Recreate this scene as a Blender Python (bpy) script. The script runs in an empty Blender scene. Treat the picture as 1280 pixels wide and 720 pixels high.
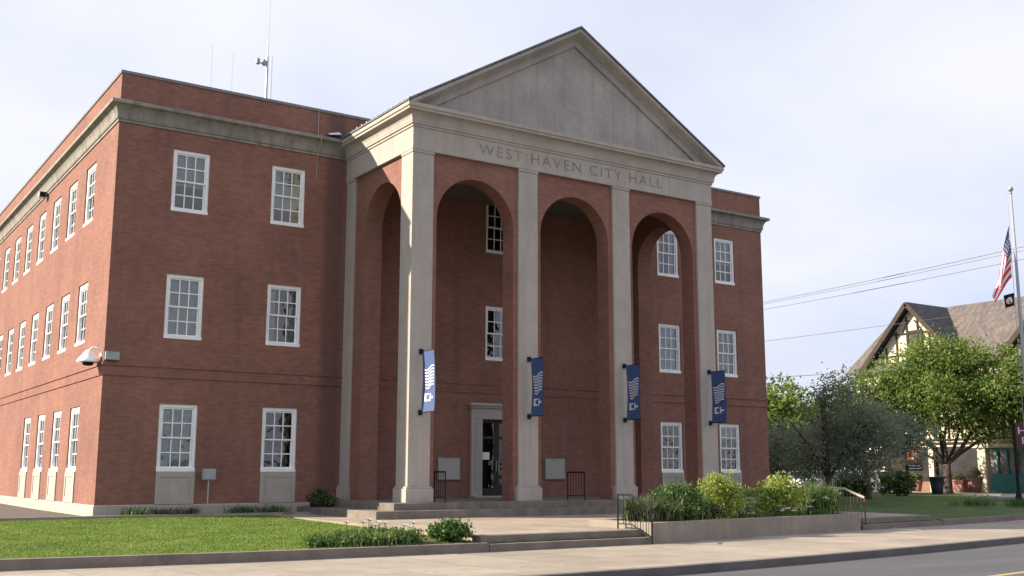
import bpy, math, random
import numpy as np
from mathutils import Vector, Matrix
from math import radians as R, sin, cos, pi, sqrt, atan2

random.seed(7)
rng = np.random.default_rng(7)
SC = bpy.context.scene
COL = SC.collection

# ------------------------------------------------------------------ camera
F_PX, YAW, PITCH, ROLL = 1354.15, 0.5870979, 0.1694807, 0.0016397
CAM = Vector((-7.555, -32.901, 1.240))
fwd = Vector((sin(YAW) * cos(PITCH), cos(YAW) * cos(PITCH), sin(PITCH)))
rgt = Vector((cos(YAW), -sin(YAW), 0.0))
upv = rgt.cross(fwd)
r2 = rgt * cos(ROLL) + upv * sin(ROLL)
u2 = upv * cos(ROLL) - rgt * sin(ROLL)
cam = bpy.data.cameras.new('camera')
cam.sensor_width = 36.0
cam.lens = F_PX / 1280 * 36.0
cam.clip_end = 3000
cam_o = bpy.data.objects.new('camera', cam)
COL.objects.link(cam_o)
mw = Matrix.Identity(4)
for i, a in enumerate((r2, u2, -fwd)):
    mw[0][i], mw[1][i], mw[2][i] = a
mw.translation = CAM
cam_o.matrix_world = mw
SC.camera = cam_o

# ------------------------------------------------------------------ light
SUN_AZ = atan2(-0.854, 0.519)          # from +Y towards +X
SUN_EL = R(27.7)
wd = bpy.data.worlds.new('World')
SC.world = wd
wd.use_nodes = True
wn, wl = wd.node_tree.nodes, wd.node_tree.links
wn.clear()
wo = wn.new('ShaderNodeOutputWorld')
bg = wn.new('ShaderNodeBackground')
sky = wn.new('ShaderNodeTexSky')
sky.sky_type = 'NISHITA'
sky.sun_disc = False
sky.sun_elevation = SUN_EL
sky.sun_rotation = SUN_AZ
sky.air_density = 1.0
sky.dust_density = 2.0
sky.ozone_density = 1.5
bg.inputs['Strength'].default_value = 0.046
tc = wn.new('ShaderNodeTexCoord')
sep = wn.new('ShaderNodeSeparateXYZ')
wl.new(tc.outputs['Generated'], sep.inputs[0])
zm = wn.new('ShaderNodeMath'); zm.operation = 'MAXIMUM'; zm.inputs[1].default_value = 0.0
wl.new(sep.outputs['Z'], zm.inputs[0])
za = wn.new('ShaderNodeMath'); za.operation = 'ADD'; za.inputs[1].default_value = 0.22
wl.new(zm.outputs[0], za.inputs[0])
dv = wn.new('ShaderNodeVectorMath'); dv.operation = 'DIVIDE'
cb = wn.new('ShaderNodeCombineXYZ')
for k in range(3):
    wl.new(za.outputs[0], cb.inputs[k])
wl.new(tc.outputs['Generated'], dv.inputs[0])
wl.new(cb.outputs[0], dv.inputs[1])
mp = wn.new('ShaderNodeMapping')
mp.inputs['Rotation'].default_value = (0, 0, R(35))
mp.inputs['Scale'].default_value = (1.0, 0.42, 0.0)
wl.new(dv.outputs[0], mp.inputs[0])
nz = wn.new('ShaderNodeTexNoise')
nz.inputs['Scale'].default_value = 1.7
nz.inputs['Detail'].default_value = 7
nz.inputs['Roughness'].default_value = 0.55
nz.inputs['Distortion'].default_value = 0.35
wl.new(mp.outputs[0], nz.inputs['Vector'])
cr = wn.new('ShaderNodeValToRGB')
cr.color_ramp.elements[0].position = 0.30
cr.color_ramp.elements[0].color = (0.84, 0.84, 0.84, 1)
cr.color_ramp.elements[1].position = 0.60
cr.color_ramp.elements[1].color = (0.97, 0.97, 0.97, 1)
wl.new(nz.outputs['Fac'], cr.inputs[0])
mx = wn.new('ShaderNodeMix'); mx.data_type = 'RGBA'
wl.new(cr.outputs[0], mx.inputs['Factor'])
wl.new(sky.outputs[0], mx.inputs['A'])
vl = wn.new('ShaderNodeMix'); vl.data_type = 'RGBA'     # veil: pale blue thin cloud to white thick cloud
nz2 = wn.new('ShaderNodeTexNoise')
nz2.inputs['Scale'].default_value = 1.1
nz2.inputs['Detail'].default_value = 6
mp2 = wn.new('ShaderNodeMapping'); mp2.inputs['Location'].default_value = (3.1, 1.7, 0); mp2.inputs['Scale'].default_value = (0.7, 1.0, 0)
wl.new(dv.outputs[0], mp2.inputs[0]); wl.new(mp2.outputs[0], nz2.inputs['Vector'])
cr2 = wn.new('ShaderNodeValToRGB')
cr2.color_ramp.elements[0].position = 0.36
cr2.color_ramp.elements[1].position = 0.62
wl.new(nz2.outputs['Fac'], cr2.inputs[0])
wl.new(cr2.outputs[0], vl.inputs['Factor'])
vl.inputs['A'].default_value = (7.7, 8.5, 11.0, 1)
vl.inputs['B'].default_value = (10.1, 10.2, 10.8, 1)
wl.new(vl.outputs['Result'], mx.inputs['B'])
wl.new(mx.outputs['Result'], bg.inputs['Color'])
wl.new(bg.outputs[0], wo.inputs['Surface'])

sun = bpy.data.lights.new('sun', 'SUN')
sun.energy = 5.0
sun.angle = R(0.53)
sun.color = (1.0, 0.87, 0.70)
sun_o = bpy.data.objects.new('sun', sun)
COL.objects.link(sun_o)
sd = Vector((sin(SUN_AZ) * cos(SUN_EL), cos(SUN_AZ) * cos(SUN_EL), sin(SUN_EL)))
sun_o.rotation_euler = (-sd).to_track_quat('-Z', 'Y').to_euler()
sun_o.location = (-40, 40, 60)

SC.view_settings.view_transform = 'Standard'
SC.view_settings.look = 'None'
SC.view_settings.gamma = 1.0
SC.view_settings.use_curve_mapping = False
SC.view_settings.exposure = 1.1

# ------------------------------------------------------------------ materials
def nodes(name):
    m = bpy.data.materials.new(name)
    m.use_nodes = True
    nt = m.node_tree
    nt.nodes.clear()
    out = nt.nodes.new('ShaderNodeOutputMaterial')
    return m, nt.nodes, nt.links, out

def col(c):
    return (c[0], c[1], c[2], 1.0)

def noise(n, l, vec, scale, detail=5, rough=0.6, mapping=None):
    if mapping:
        mpn = n.new('ShaderNodeMapping')
        mpn.inputs['Scale'].default_value = mapping
        l.new(vec, mpn.inputs[0])
        vec = mpn.outputs[0]
    t = n.new('ShaderNodeTexNoise')
    t.inputs['Scale'].default_value = scale
    t.inputs['Detail'].default_value = detail
    t.inputs['Roughness'].default_value = rough
    l.new(vec, t.inputs['Vector'])
    return t.outputs['Fac']

def ramp(n, l, fac, stops):
    r = n.new('ShaderNodeValToRGB')
    e = r.color_ramp.elements
    while len(e) < len(stops):
        e.new(0.5)
    for i, (p, c) in enumerate(stops):
        e[i].position = p
        e[i].color = col(c) if not isinstance(c, float) else (c, c, c, 1)
    l.new(fac, r.inputs[0])
    return r.outputs[0]

def mixc(n, l, fac, a, b, mode='MIX'):
    m = n.new('ShaderNodeMix')
    m.data_type = 'RGBA'
    m.blend_type = mode
    if isinstance(fac, float):
        m.inputs['Factor'].default_value = fac
    else:
        l.new(fac, m.inputs['Factor'])
    for k, v in (('A', a), ('B', b)):
        if isinstance(v, tuple):
            m.inputs[k].default_value = col(v)
        else:
            l.new(v, m.inputs[k])
    return m.outputs['Result']

def bumpn(n, l, h, strength, dist=0.01):
    b = n.new('ShaderNodeBump')
    b.inputs['Strength'].default_value = strength
    b.inputs['Distance'].default_value = dist
    l.new(h, b.inputs['Height'])
    return b.outputs[0]

def mat(name, base, rough=0.7, var=0.18, scale=3.0, streak=0.0, streak_col=None, bump=0.0, metallic=0.0, spec=0.5, fine=0.0):
    """plain painted / stone / metal surface with patchy variation, fine grain and rain streaks"""
    m, n, l, out = nodes(name)
    p = n.new('ShaderNodeBsdfPrincipled')
    g = n.new('ShaderNodeTexCoord').outputs['Object']
    f = noise(n, l, g, scale)
    lo = tuple(c * (1 - var) for c in base)
    hi = tuple(min(1, c * (1 + var)) for c in base)
    c = ramp(n, l, f, [(0.3, lo), (0.7, hi)])
    if fine > 0:
        f3 = noise(n, l, g, scale * 14, 3, 0.7)
        gcol = ramp(n, l, f3, [(0.3, (1 - fine,) * 3), (0.7, (1 + fine * .5,) * 3)])
        c = mixc(n, l, 1.0, c, gcol, 'MULTIPLY')
    if streak > 0:
        f2 = noise(n, l, g, 1.0, 4, 0.65, (2.6, 2.6, 0.16))
        k = ramp(n, l, f2, [(0.48, 0.0), (0.72, float(streak))])
        c = mixc(n, l, k, c, streak_col or tuple(x * 0.5 for x in base))
    l.new(c, p.inputs['Base Color'])
    p.inputs['Roughness'].default_value = rough
    p.inputs['Metallic'].default_value = metallic
    p.inputs['Specular IOR Level'].default_value = spec
    if bump > 0:
        l.new(bumpn(n, l, noise(n, l, g, scale * 12), bump), p.inputs['Normal'])
    l.new(p.outputs[0], out.inputs[0])
    return m

def brick_mat(name, c1, c2, mortar, streak=0.35, dark=(0.06, 0.05, 0.045)):
    m, n, l, out = nodes(name)
    p = n.new('ShaderNodeBsdfPrincipled')
    t = n.new('ShaderNodeTexCoord')
    uv, ob = t.outputs['UV'], t.outputs['Object']
    b = n.new('ShaderNodeTexBrick')
    b.inputs['Color1'].default_value = col(c1)
    b.inputs['Color2'].default_value = col(c2)
    b.inputs['Mortar'].default_value = col(mortar)
    b.inputs['Scale'].default_value = 1.0
    b.inputs['Mortar Size'].default_value = 0.0045
    b.inputs['Mortar Smooth'].default_value = 0.3
    b.inputs['Bias'].default_value = -0.1
    b.inputs['Brick Width'].default_value = 0.215
    b.inputs['Row Height'].default_value = 0.074
    l.new(uv, b.inputs['Vector'])
    big = noise(n, l, ob, 0.45, 6, 0.62)
    bigc = ramp(n, l, big, [(0.28, (0.80, 0.80, 0.82)), (0.72, (1.16, 1.14, 1.10))])
    c = mixc(n, l, 1.0, b.outputs['Color'], bigc, 'MULTIPLY')
    med = noise(n, l, uv, 1.0, 4, 0.7, (3.2, 9.0, 1.0))
    medc = ramp(n, l, med, [(0.30, (0.90, 0.89, 0.89)), (0.70, (1.08, 1.08, 1.07))])
    c = mixc(n, l, 1.0, c, medc, 'MULTIPLY')
    st = noise(n, l, ob, 1.0, 4, 0.6, (1.5, 1.5, 0.10))
    k = ramp(n, l, st, [(0.55, 0.0), (0.78, float(streak))])
    c = mixc(n, l, k, c, dark)
    st2 = noise(n, l, ob, 1.0, 3, 0.6, (1.1, 1.1, 0.22))
    k2 = ramp(n, l, st2, [(0.60, 0.0), (0.80, 0.35)])
    c = mixc(n, l, k2, c, (0.24, 0.19, 0.15))
    # darker vertical band in the brick beside the portico corner
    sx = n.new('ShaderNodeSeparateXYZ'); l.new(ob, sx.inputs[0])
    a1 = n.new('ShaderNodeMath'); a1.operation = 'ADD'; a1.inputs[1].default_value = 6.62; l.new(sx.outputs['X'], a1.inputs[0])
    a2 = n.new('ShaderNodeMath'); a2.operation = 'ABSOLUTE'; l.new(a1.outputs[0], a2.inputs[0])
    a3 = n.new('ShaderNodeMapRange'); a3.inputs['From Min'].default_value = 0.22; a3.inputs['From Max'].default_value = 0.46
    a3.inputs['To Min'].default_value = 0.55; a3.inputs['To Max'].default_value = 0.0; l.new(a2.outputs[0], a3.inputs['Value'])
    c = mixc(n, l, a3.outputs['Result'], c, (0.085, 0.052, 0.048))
    l.new(c, p.inputs['Base Color'])
    p.inputs['Roughness'].default_value = 0.9
    p.inputs['Specular IOR Level'].default_value = 0.25
    l.new(bumpn(n, l, b.outputs['Fac'], -0.5, 0.006), p.inputs['Normal'])
    l.new(p.outputs[0], out.inputs[0])
    return m

def leaf_mat(name, dark, mid, light, trans=0.35, rough=0.55):
    m, n, l, out = nodes(name)
    geo = n.new('ShaderNodeNewGeometry')
    g = n.new('ShaderNodeTexCoord').outputs['Object']
    f = noise(n, l, g, 0.9, 3, 0.6)
    ad = n.new('ShaderNodeMath'); ad.operation = 'MULTIPLY_ADD'
    l.new(geo.outputs['Random Per Island'], ad.inputs[0])
    ad.inputs[1].default_value = 0.5
    sb = n.new('ShaderNodeMath'); sb.operation = 'MULTIPLY_ADD'
    l.new(f, sb.inputs[0]); sb.inputs[1].default_value = 1.3; sb.inputs[2].default_value = -0.4
    l.new(sb.outputs[0], ad.inputs[2])
    c = ramp(n, l, ad.outputs[0], [(0.1, dark), (0.5, mid), (0.95, light)])
    p = n.new('ShaderNodeBsdfPrincipled')
    l.new(c, p.inputs['Base Color'])
    p.inputs['Roughness'].default_value = rough
    p.inputs['Specular IOR Level'].default_value = 0.35
    tr = n.new('ShaderNodeBsdfTranslucent')
    tc2 = mixc(n, l, 0.5, c, (0.9, 1.0, 0.35), 'MULTIPLY')
    l.new(tc2, tr.inputs['Color'])
    ms = n.new('ShaderNodeMixShader')
    ms.inputs[0].default_value = trans
    l.new(p.outputs[0], ms.inputs[1]); l.new(tr.outputs[0], ms.inputs[2])
    l.new(ms.outputs[0], out.inputs[0])
    return m

def glass_mat(name, tint, refl=1.0):
    m, n, l, out = nodes(name)
    lw = n.new('ShaderNodeFresnel'); lw.inputs[0].default_value = 2.15
    mul = n.new('ShaderNodeMath'); mul.operation = 'MULTIPLY'; mul.inputs[1].default_value = refl
    mul.use_clamp = True
    g = n.new('ShaderNodeTexCoord').outputs['Object']
    l.new(lw.outputs[0], mul.inputs[0])
    oi = n.new('ShaderNodeObjectInfo')
    ov_ = n.new('ShaderNodeVectorMath'); ov_.operation = 'ADD'
    sc_ = n.new('ShaderNodeMath'); sc_.operation = 'MULTIPLY'; sc_.inputs[1].default_value = 37.0
    l.new(oi.outputs['Random'], sc_.inputs[0]); l.new(g, ov_.inputs[0]); l.new(sc_.outputs[0], ov_.inputs[1])
    g = ov_.outputs[0]
    gl = n.new('ShaderNodeBsdfGlossy'); gl.inputs['Roughness'].default_value = 0.03
    l.new(bumpn(n, l, noise(n, l, g, 1.6, 2), 0.4, 0.05), gl.inputs['Normal'])
    tr = n.new('ShaderNodeBsdfTransparent'); tr.inputs[0].default_value = col(tint)
    ms = n.new('ShaderNodeMixShader')
    l.new(mul.outputs[0], ms.inputs[0]); l.new(tr.outputs[0], ms.inputs[1]); l.new(gl.outputs[0], ms.inputs[2])
    l.new(ms.outputs[0], out.inputs[0])
    return m

def grass_mat(name, a, b, c_, blades=False):
    m, n, l, out = nodes(name)
    p = n.new('ShaderNodeBsdfPrincipled')
    g = n.new('ShaderNodeTexCoord').outputs['Object']
    f = noise(n, l, g, 0.8, 8, 0.75)
    c = ramp(n, l, f, [(0.34, a), (0.52, b), (0.66, c_)])
    if blades:
        geo = n.new('ShaderNodeNewGeometry')
        v = ramp(n, l, geo.outputs['Random Per Island'], [(0.0, (0.65, 0.7, 0.6)), (1.0, (1.3, 1.25, 1.2))])
        c = mixc(n, l, 1.0, c, v, 'MULTIPLY')
    else:
        f2 = noise(n, l, g, 14, 4, 0.7)
        v = ramp(n, l, f2, [(0.3, (0.7, 0.7, 0.7)), (0.7, (1.2, 1.2, 1.1))])
        c = mixc(n, l, 1.0, c, v, 'MULTIPLY')
    l.new(c, p.inputs['Base Color'])
    p.inputs['Roughness'].default_value = 0.8
    p.inputs['Specular IOR Level'].default_value = 0.2
    if blades:
        tr = n.new('ShaderNodeBsdfTranslucent'); l.new(c, tr.inputs['Color'])
        ms = n.new('ShaderNodeMixShader'); ms.inputs[0].default_value = 0.35
        l.new(p.outputs[0], ms.inputs[1]); l.new(tr.outputs[0], ms.inputs[2])
        l.new(ms.outputs[0], out.inputs[0])
    else:
        l.new(bumpn(n, l, noise(n, l, g, 40), 0.6, 0.03), p.inputs['Normal'])
        l.new(p.outputs[0], out.inputs[0])
    return m

def paving_mat(name, base, joint, w, h, rot=0.0, var=0.12):
    m, n, l, out = nodes(name)
    p = n.new('ShaderNodeBsdfPrincipled')
    ob = n.new('ShaderNodeTexCoord').outputs['Object']
    mpn = n.new('ShaderNodeMapping'); mpn.inputs['Rotation'].default_value = (0, 0, rot)
    l.new(ob, mpn.inputs[0])
    b = n.new('ShaderNodeTexBrick')
    b.offset = 0.0
    b.inputs['Color1'].default_value = col(tuple(x * (1 - var) for x in base))
    b.inputs['Color2'].default_value = col(tuple(x * (1 + var) for x in base))
    b.inputs['Mortar'].default_value = col(joint)
    b.inputs['Scale'].default_value = 1.0
    b.inputs['Mortar Size'].default_value = 0.012
    b.inputs['Brick Width'].default_value = w
    b.inputs['Row Height'].default_value = h
    l.new(mpn.outputs[0], b.inputs['Vector'])
    f = noise(n, l, ob, 0.9, 7, 0.7)
    v = ramp(n, l, f, [(0.3, (0.80, 0.79, 0.78)), (0.7, (1.12, 1.12, 1.1))])
    c = mixc(n, l, 1.0, b.outputs['Color'], v, 'MULTIPLY')
    f2 = noise(n, l, ob, 26, 3, 0.8)
    v2 = ramp(n, l, f2, [(0.3, (0.88, 0.88, 0.88)), (0.7, (1.07, 1.07, 1.07))])
    c = mixc(n, l, 1.0, c, v2, 'MULTIPLY')
    f4 = noise(n, l, ob, 2.3, 5, 0.7)
    c = mixc(n, l, ramp(n, l, f4, [(0.60, 0.0), (0.72, 0.4)]), c, tuple(x * 0.55 for x in base))
    vo = n.new('ShaderNodeTexVoronoi'); vo.feature = 'DISTANCE_TO_EDGE'; vo.inputs['Scale'].default_value = 0.32
    wv = n.new('ShaderNodeVectorMath'); wv.operation = 'ADD'
    nv = n.new('ShaderNodeTexNoise'); nv.inputs['Scale'].default_value = 1.4; nv.inputs['Detail'].default_value = 5
    l.new(ob, nv.inputs['Vector']); l.new(ob, wv.inputs[0]); l.new(nv.outputs['Color'], wv.inputs[1])
    l.new(wv.outputs[0], vo.inputs['Vector'])
    c = mixc(n, l, ramp(n, l, vo.outputs['Distance'], [(0.0, 0.4), (0.008, 0.0)]), c, tuple(x * 0.35 for x in base))
    l.new(c, p.inputs['Base Color'])
    p.inputs['Roughness'].default_value = 0.9
    p.inputs['Specular IOR Level'].default_value = 0.25
    l.new(bumpn(n, l, f2, 0.15, 0.01), p.inputs['Normal'])
    l.new(p.outputs[0], out.inputs[0])
    return m

def asphalt_mat(name, base):
    m, n, l, out = nodes(name)
    p = n.new('ShaderNodeBsdfPrincipled')
    ob = n.new('ShaderNodeTexCoord').outputs['Object']
    f = noise(n, l, ob, 0.5, 7, 0.65, (0.35, 1.6, 1.0))
    c = ramp(n, l, f, [(0.3, tuple(x * 0.78 for x in base)), (0.72, tuple(x * 1.2 for x in base))])
    f2 = noise(n, l, ob, 60, 3, 0.8)
    v2 = ramp(n, l, f2, [(0.3, (0.75, 0.75, 0.75)), (0.7, (1.25, 1.25, 1.25))])
    c = mixc(n, l, 1.0, c, v2, 'MULTIPLY')
    l.new(c, p.inputs['Base Color'])
    p.inputs['Roughness'].default_value = 0.85
    p.inputs['Specular IOR Level'].default_value = 0.3
    l.new(bumpn(n, l, f2, 0.3, 0.008), p.inputs['Normal'])
    l.new(p.outputs[0], out.inputs[0])
    return m

def roof_mat(name, base, w=0.3, h=0.18):
    m, n, l, out = nodes(name)
    p = n.new('ShaderNodeBsdfPrincipled')
    t = n.new('ShaderNodeTexCoord')
    b = n.new('ShaderNodeTexBrick')
    b.inputs['Color1'].default_value = col(tuple(x * 0.75 for x in base))
    b.inputs['Color2'].default_value = col(tuple(x * 1.25 for x in base))
    b.inputs['Mortar'].default_value = col(tuple(x * 0.5 for x in base))
    b.inputs['Scale'].default_value = 1.0
    b.inputs['Mortar Size'].default_value = 0.012
    b.inputs['Brick Width'].default_value = w
    b.inputs['Row Height'].default_value = h
    l.new(t.outputs['UV'], b.inputs['Vector'])
    f = noise(n, l, t.outputs['Object'], 0.6, 5, 0.6)
    v = ramp(n, l, f, [(0.3, (0.8, 0.8, 0.8)), (0.7, (1.2, 1.18, 1.15))])
    c = mixc(n, l, 1.0, b.outputs['Color'], v, 'MULTIPLY')
    l.new(c, p.inputs['Base Color'])
    p.inputs['Roughness'].default_value = 0.85
    l.new(p.outputs[0], out.inputs[0])
    return m

M = {}
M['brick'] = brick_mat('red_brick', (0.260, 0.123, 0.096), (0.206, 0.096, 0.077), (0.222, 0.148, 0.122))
M['stone'] = mat('limestone', (0.395, 0.352, 0.318), 0.85, 0.08, 1.6, streak=0.32, streak_col=(0.21, 0.19, 0.165), bump=0.12, fine=0.10)
M['stone_dirty'] = mat('weathered_limestone', (0.255, 0.232, 0.205), 0.88, 0.22, 1.8, streak=0.75, streak_col=(0.085, 0.085, 0.078), bump=0.15, fine=0.15)
M['tympanum'] = mat('tympanum_stucco', (0.355, 0.320, 0.302), 0.88, 0.20, 0.7, streak=0.5, streak_col=(0.20, 0.18, 0.17), bump=0.12, fine=0.12)
M['step_stone'] = mat('step_stone', (0.185, 0.160, 0.135), 0.9, 0.25, 2.2, streak=0.6, streak_col=(0.08, 0.07, 0.06), bump=0.2, fine=0.2)
M['letter'] = mat('carved_letter', (0.225, 0.20, 0.175), 0.9, 0.25, 6)
M['white'] = mat('white_paint', (0.82, 0.83, 0.84), 0.5, 0.08, 5, streak=0.2, streak_col=(0.5, 0.5, 0.48))
M['coping'] = mat('grey_coping', (0.16, 0.165, 0.17), 0.5, 0.2, 2, streak=0.3)
M['roofing'] = mat('flat_roofing', (0.12, 0.12, 0.12), 0.9, 0.2, 1)
M['slate'] = roof_mat('grey_slate', (0.16, 0.17, 0.185))
M['interior'] = mat('room_wall', (0.10, 0.10, 0.095), 0.95, 0.25, 0.5)
M['plaster'] = mat('portico_ceiling', (0.13, 0.11, 0.10), 0.9, 0.1, 1)
M['blind'] = mat('window_blind', (0.66, 0.68, 0.69), 0.8, 0.10, 3)
M['curtain'] = mat('window_curtain', (0.60, 0.61, 0.60), 0.9, 0.18, 4)
M['glass'] = glass_mat('window_glass', (0.80, 0.88, 0.90), 1.0)
M['door_glass'] = glass_mat('door_glass', (0.25, 0.28, 0.27), 0.55)
M['black'] = mat('black_metal', (0.014, 0.014, 0.015), 0.75, 0.2, 5, spec=0.2)
M['darkmetal'] = mat('dark_bronze', (0.035, 0.032, 0.03), 0.4, 0.2, 4, metallic=0.5)
M['steel'] = mat('galvanised_steel', (0.42, 0.43, 0.44), 0.45, 0.15, 4, metallic=0.6)
M['greybox'] = mat('grey_enamel', (0.30, 0.33, 0.34), 0.5, 0.12, 4)
M['paper'] = mat('white_paper', (0.78, 0.78, 0.75), 0.8, 0.05, 6)
M['grass'] = grass_mat('lawn_turf', (0.036, 0.068, 0.014), (0.062, 0.105, 0.020), (0.105, 0.125, 0.036))
M['blade'] = grass_mat('grass_blades', (0.145, 0.225, 0.048), (0.215, 0.305, 0.068), (0.29, 0.335, 0.11), True)
M['soil'] = mat('bed_soil', (0.085, 0.060, 0.042), 0.95, 0.35, 3, bump=0.6, fine=0.3)
M['walk'] = paving_mat('sidewalk_concrete', (0.315, 0.275, 0.23), (0.19, 0.165, 0.14), 1.5, 1.5, R(-4))
M['plaza'] = paving_mat('plaza_concrete', (0.335, 0.28, 0.225), (0.22, 0.185, 0.15), 1.2, 1.2)
M['kerb_dark'] = mat('road_kerb_stone', (0.125, 0.112, 0.11), 0.9, 0.22, 2.0, bump=0.2, fine=0.18)
M['kerb'] = mat('kerb_stone', (0.185, 0.155, 0.132), 0.9, 0.22, 2.0, bump=0.2, fine=0.18)
M['asphalt'] = asphalt_mat('road_asphalt', (0.088, 0.089, 0.097))
M['drive'] = asphalt_mat('old_driveway', (0.115, 0.095, 0.085))
M['yellow'] = mat('yellow_road_paint', (0.42, 0.33, 0.13), 0.8, 0.25, 4, fine=0.3)
M['planter'] = mat('planter_concrete', (0.260, 0.222, 0.186), 0.9, 0.18, 1.2, streak=0.5, streak_col=(0.17, 0.15, 0.125), bump=0.2, fine=0.15)
M['bark'] = mat('bark', (0.060, 0.046, 0.038), 0.95, 0.35, 7, bump=0.6)
M['leaf_light'] = leaf_mat('fresh_green_leaf', (0.075, 0.125, 0.030), (0.165, 0.235, 0.056), (0.30, 0.36, 0.11), 0.5)
M['leaf_dark'] = leaf_mat('dull_dark_leaf', (0.13, 0.15, 0.115), (0.215, 0.235, 0.185), (0.30, 0.315, 0.25), 0.5)
M['leaf_mid'] = leaf_mat('mid_green_leaf', (0.034, 0.060, 0.017), (0.070, 0.115, 0.028), (0.12, 0.17, 0.05), 0.3)
M['leaf_yellow'] = leaf_mat('yellow_green_leaf', (0.15, 0.20, 0.035), (0.28, 0.34, 0.065), (0.44, 0.48, 0.14), 0.35)
M['leaf_hedge'] = leaf_mat('hedge_leaf', (0.035, 0.07, 0.013), (0.07, 0.135, 0.02), (0.12, 0.20, 0.035), 0.3)
M['leaf_bed'] = leaf_mat('bed_leaf', (0.026, 0.060, 0.020), (0.070, 0.145, 0.036), (0.19, 0.27, 0.085), 0.3)
M['leaf_strap'] = leaf_mat('strap_leaf', (0.020, 0.035, 0.016), (0.060, 0.085, 0.034), (0.26, 0.27, 0.13), 0.25)
M['leaf_spike'] = leaf_mat('spiky_leaf', (0.035, 0.075, 0.022), (0.10, 0.17, 0.045), (0.30, 0.35, 0.14), 0.35)
M['petal'] = mat('white_petal', (0.78, 0.76, 0.72), 0.7, 0.08, 8)
M['navy'] = mat('blue_banner_cloth', (0.042, 0.078, 0.205), 0.75, 0.15, 3)
M['print'] = mat('white_banner_print', (0.62, 0.60, 0.64), 0.75, 0.06, 4)
M['rust'] = mat('brown_railing', (0.085, 0.055, 0.048), 0.7, 0.25, 6)
M['rail_pale'] = mat('worn_pink_rail', (0.42, 0.31, 0.27), 0.7, 0.2, 6)
M['red_stripe'] = mat('flag_red', (0.55, 0.02, 0.06), 0.75, 0.1, 4)
M['flag_white'] = mat('flag_white', (0.72, 0.68, 0.68), 0.75, 0.05, 4)
M['flag_blue'] = mat('flag_blue', (0.025, 0.03, 0.12), 0.75, 0.1, 4)
M['cream'] = mat('cream_render', (0.62, 0.56, 0.44), 0.9, 0.12, 1.2, streak=0.25, streak_col=(0.4, 0.35, 0.26))
M['timber'] = mat('dark_timber', (0.045, 0.030, 0.022), 0.85, 0.3, 3)
M['tile_brown'] = roof_mat('grey_brown_shingle', (0.118, 0.100, 0.095), 0.35, 0.2)
M['tile_grey'] = roof_mat('dark_shingle', (0.070, 0.068, 0.075), 0.35, 0.2)
M['teal'] = mat('teal_paint', (0.045, 0.20, 0.185), 0.6, 0.15, 2)
M['maroon'] = mat('maroon_sign_paint', (0.10, 0.012, 0.03), 0.5, 0.1, 3)
M['orange'] = mat('orange_sign_paint', (0.40, 0.10, 0.03), 0.6, 0.12, 3)
M['terracotta'] = mat('terracotta', (0.24, 0.12, 0.09), 0.85, 0.2, 4)
M['bluepot'] = mat('dark_blue_plastic', (0.025, 0.025, 0.05), 0.5, 0.15, 3)
M['carwhite'] = mat('white_car_paint', (0.6, 0.6, 0.6), 0.25, 0.03, 2)
M['carsilver'] = mat('silver_car_paint', (0.30, 0.31, 0.33), 0.25, 0.05, 2, metallic=0.5)
M['carred'] = mat('dark_grey_car_paint', (0.03, 0.032, 0.036), 0.25, 0.05, 2)
M['tyre'] = mat('tyre_rubber', (0.02, 0.02, 0.02), 0.85, 0.2, 5)
M['carglass'] = mat('dark_car_glass', (0.02, 0.025, 0.03), 0.08, 0.1, 2)
M['ground'] = grass_mat('distant_ground', (0.05, 0.065, 0.025), (0.075, 0.085, 0.035), (0.10, 0.095, 0.05))
M['wire'] = mat('black_cable', (0.16, 0.16, 0.175), 0.6, 0.1, 3)
M['cable_grey'] = mat('pale_cable', (0.34, 0.34, 0.34), 0.6, 0.1, 3)

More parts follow.
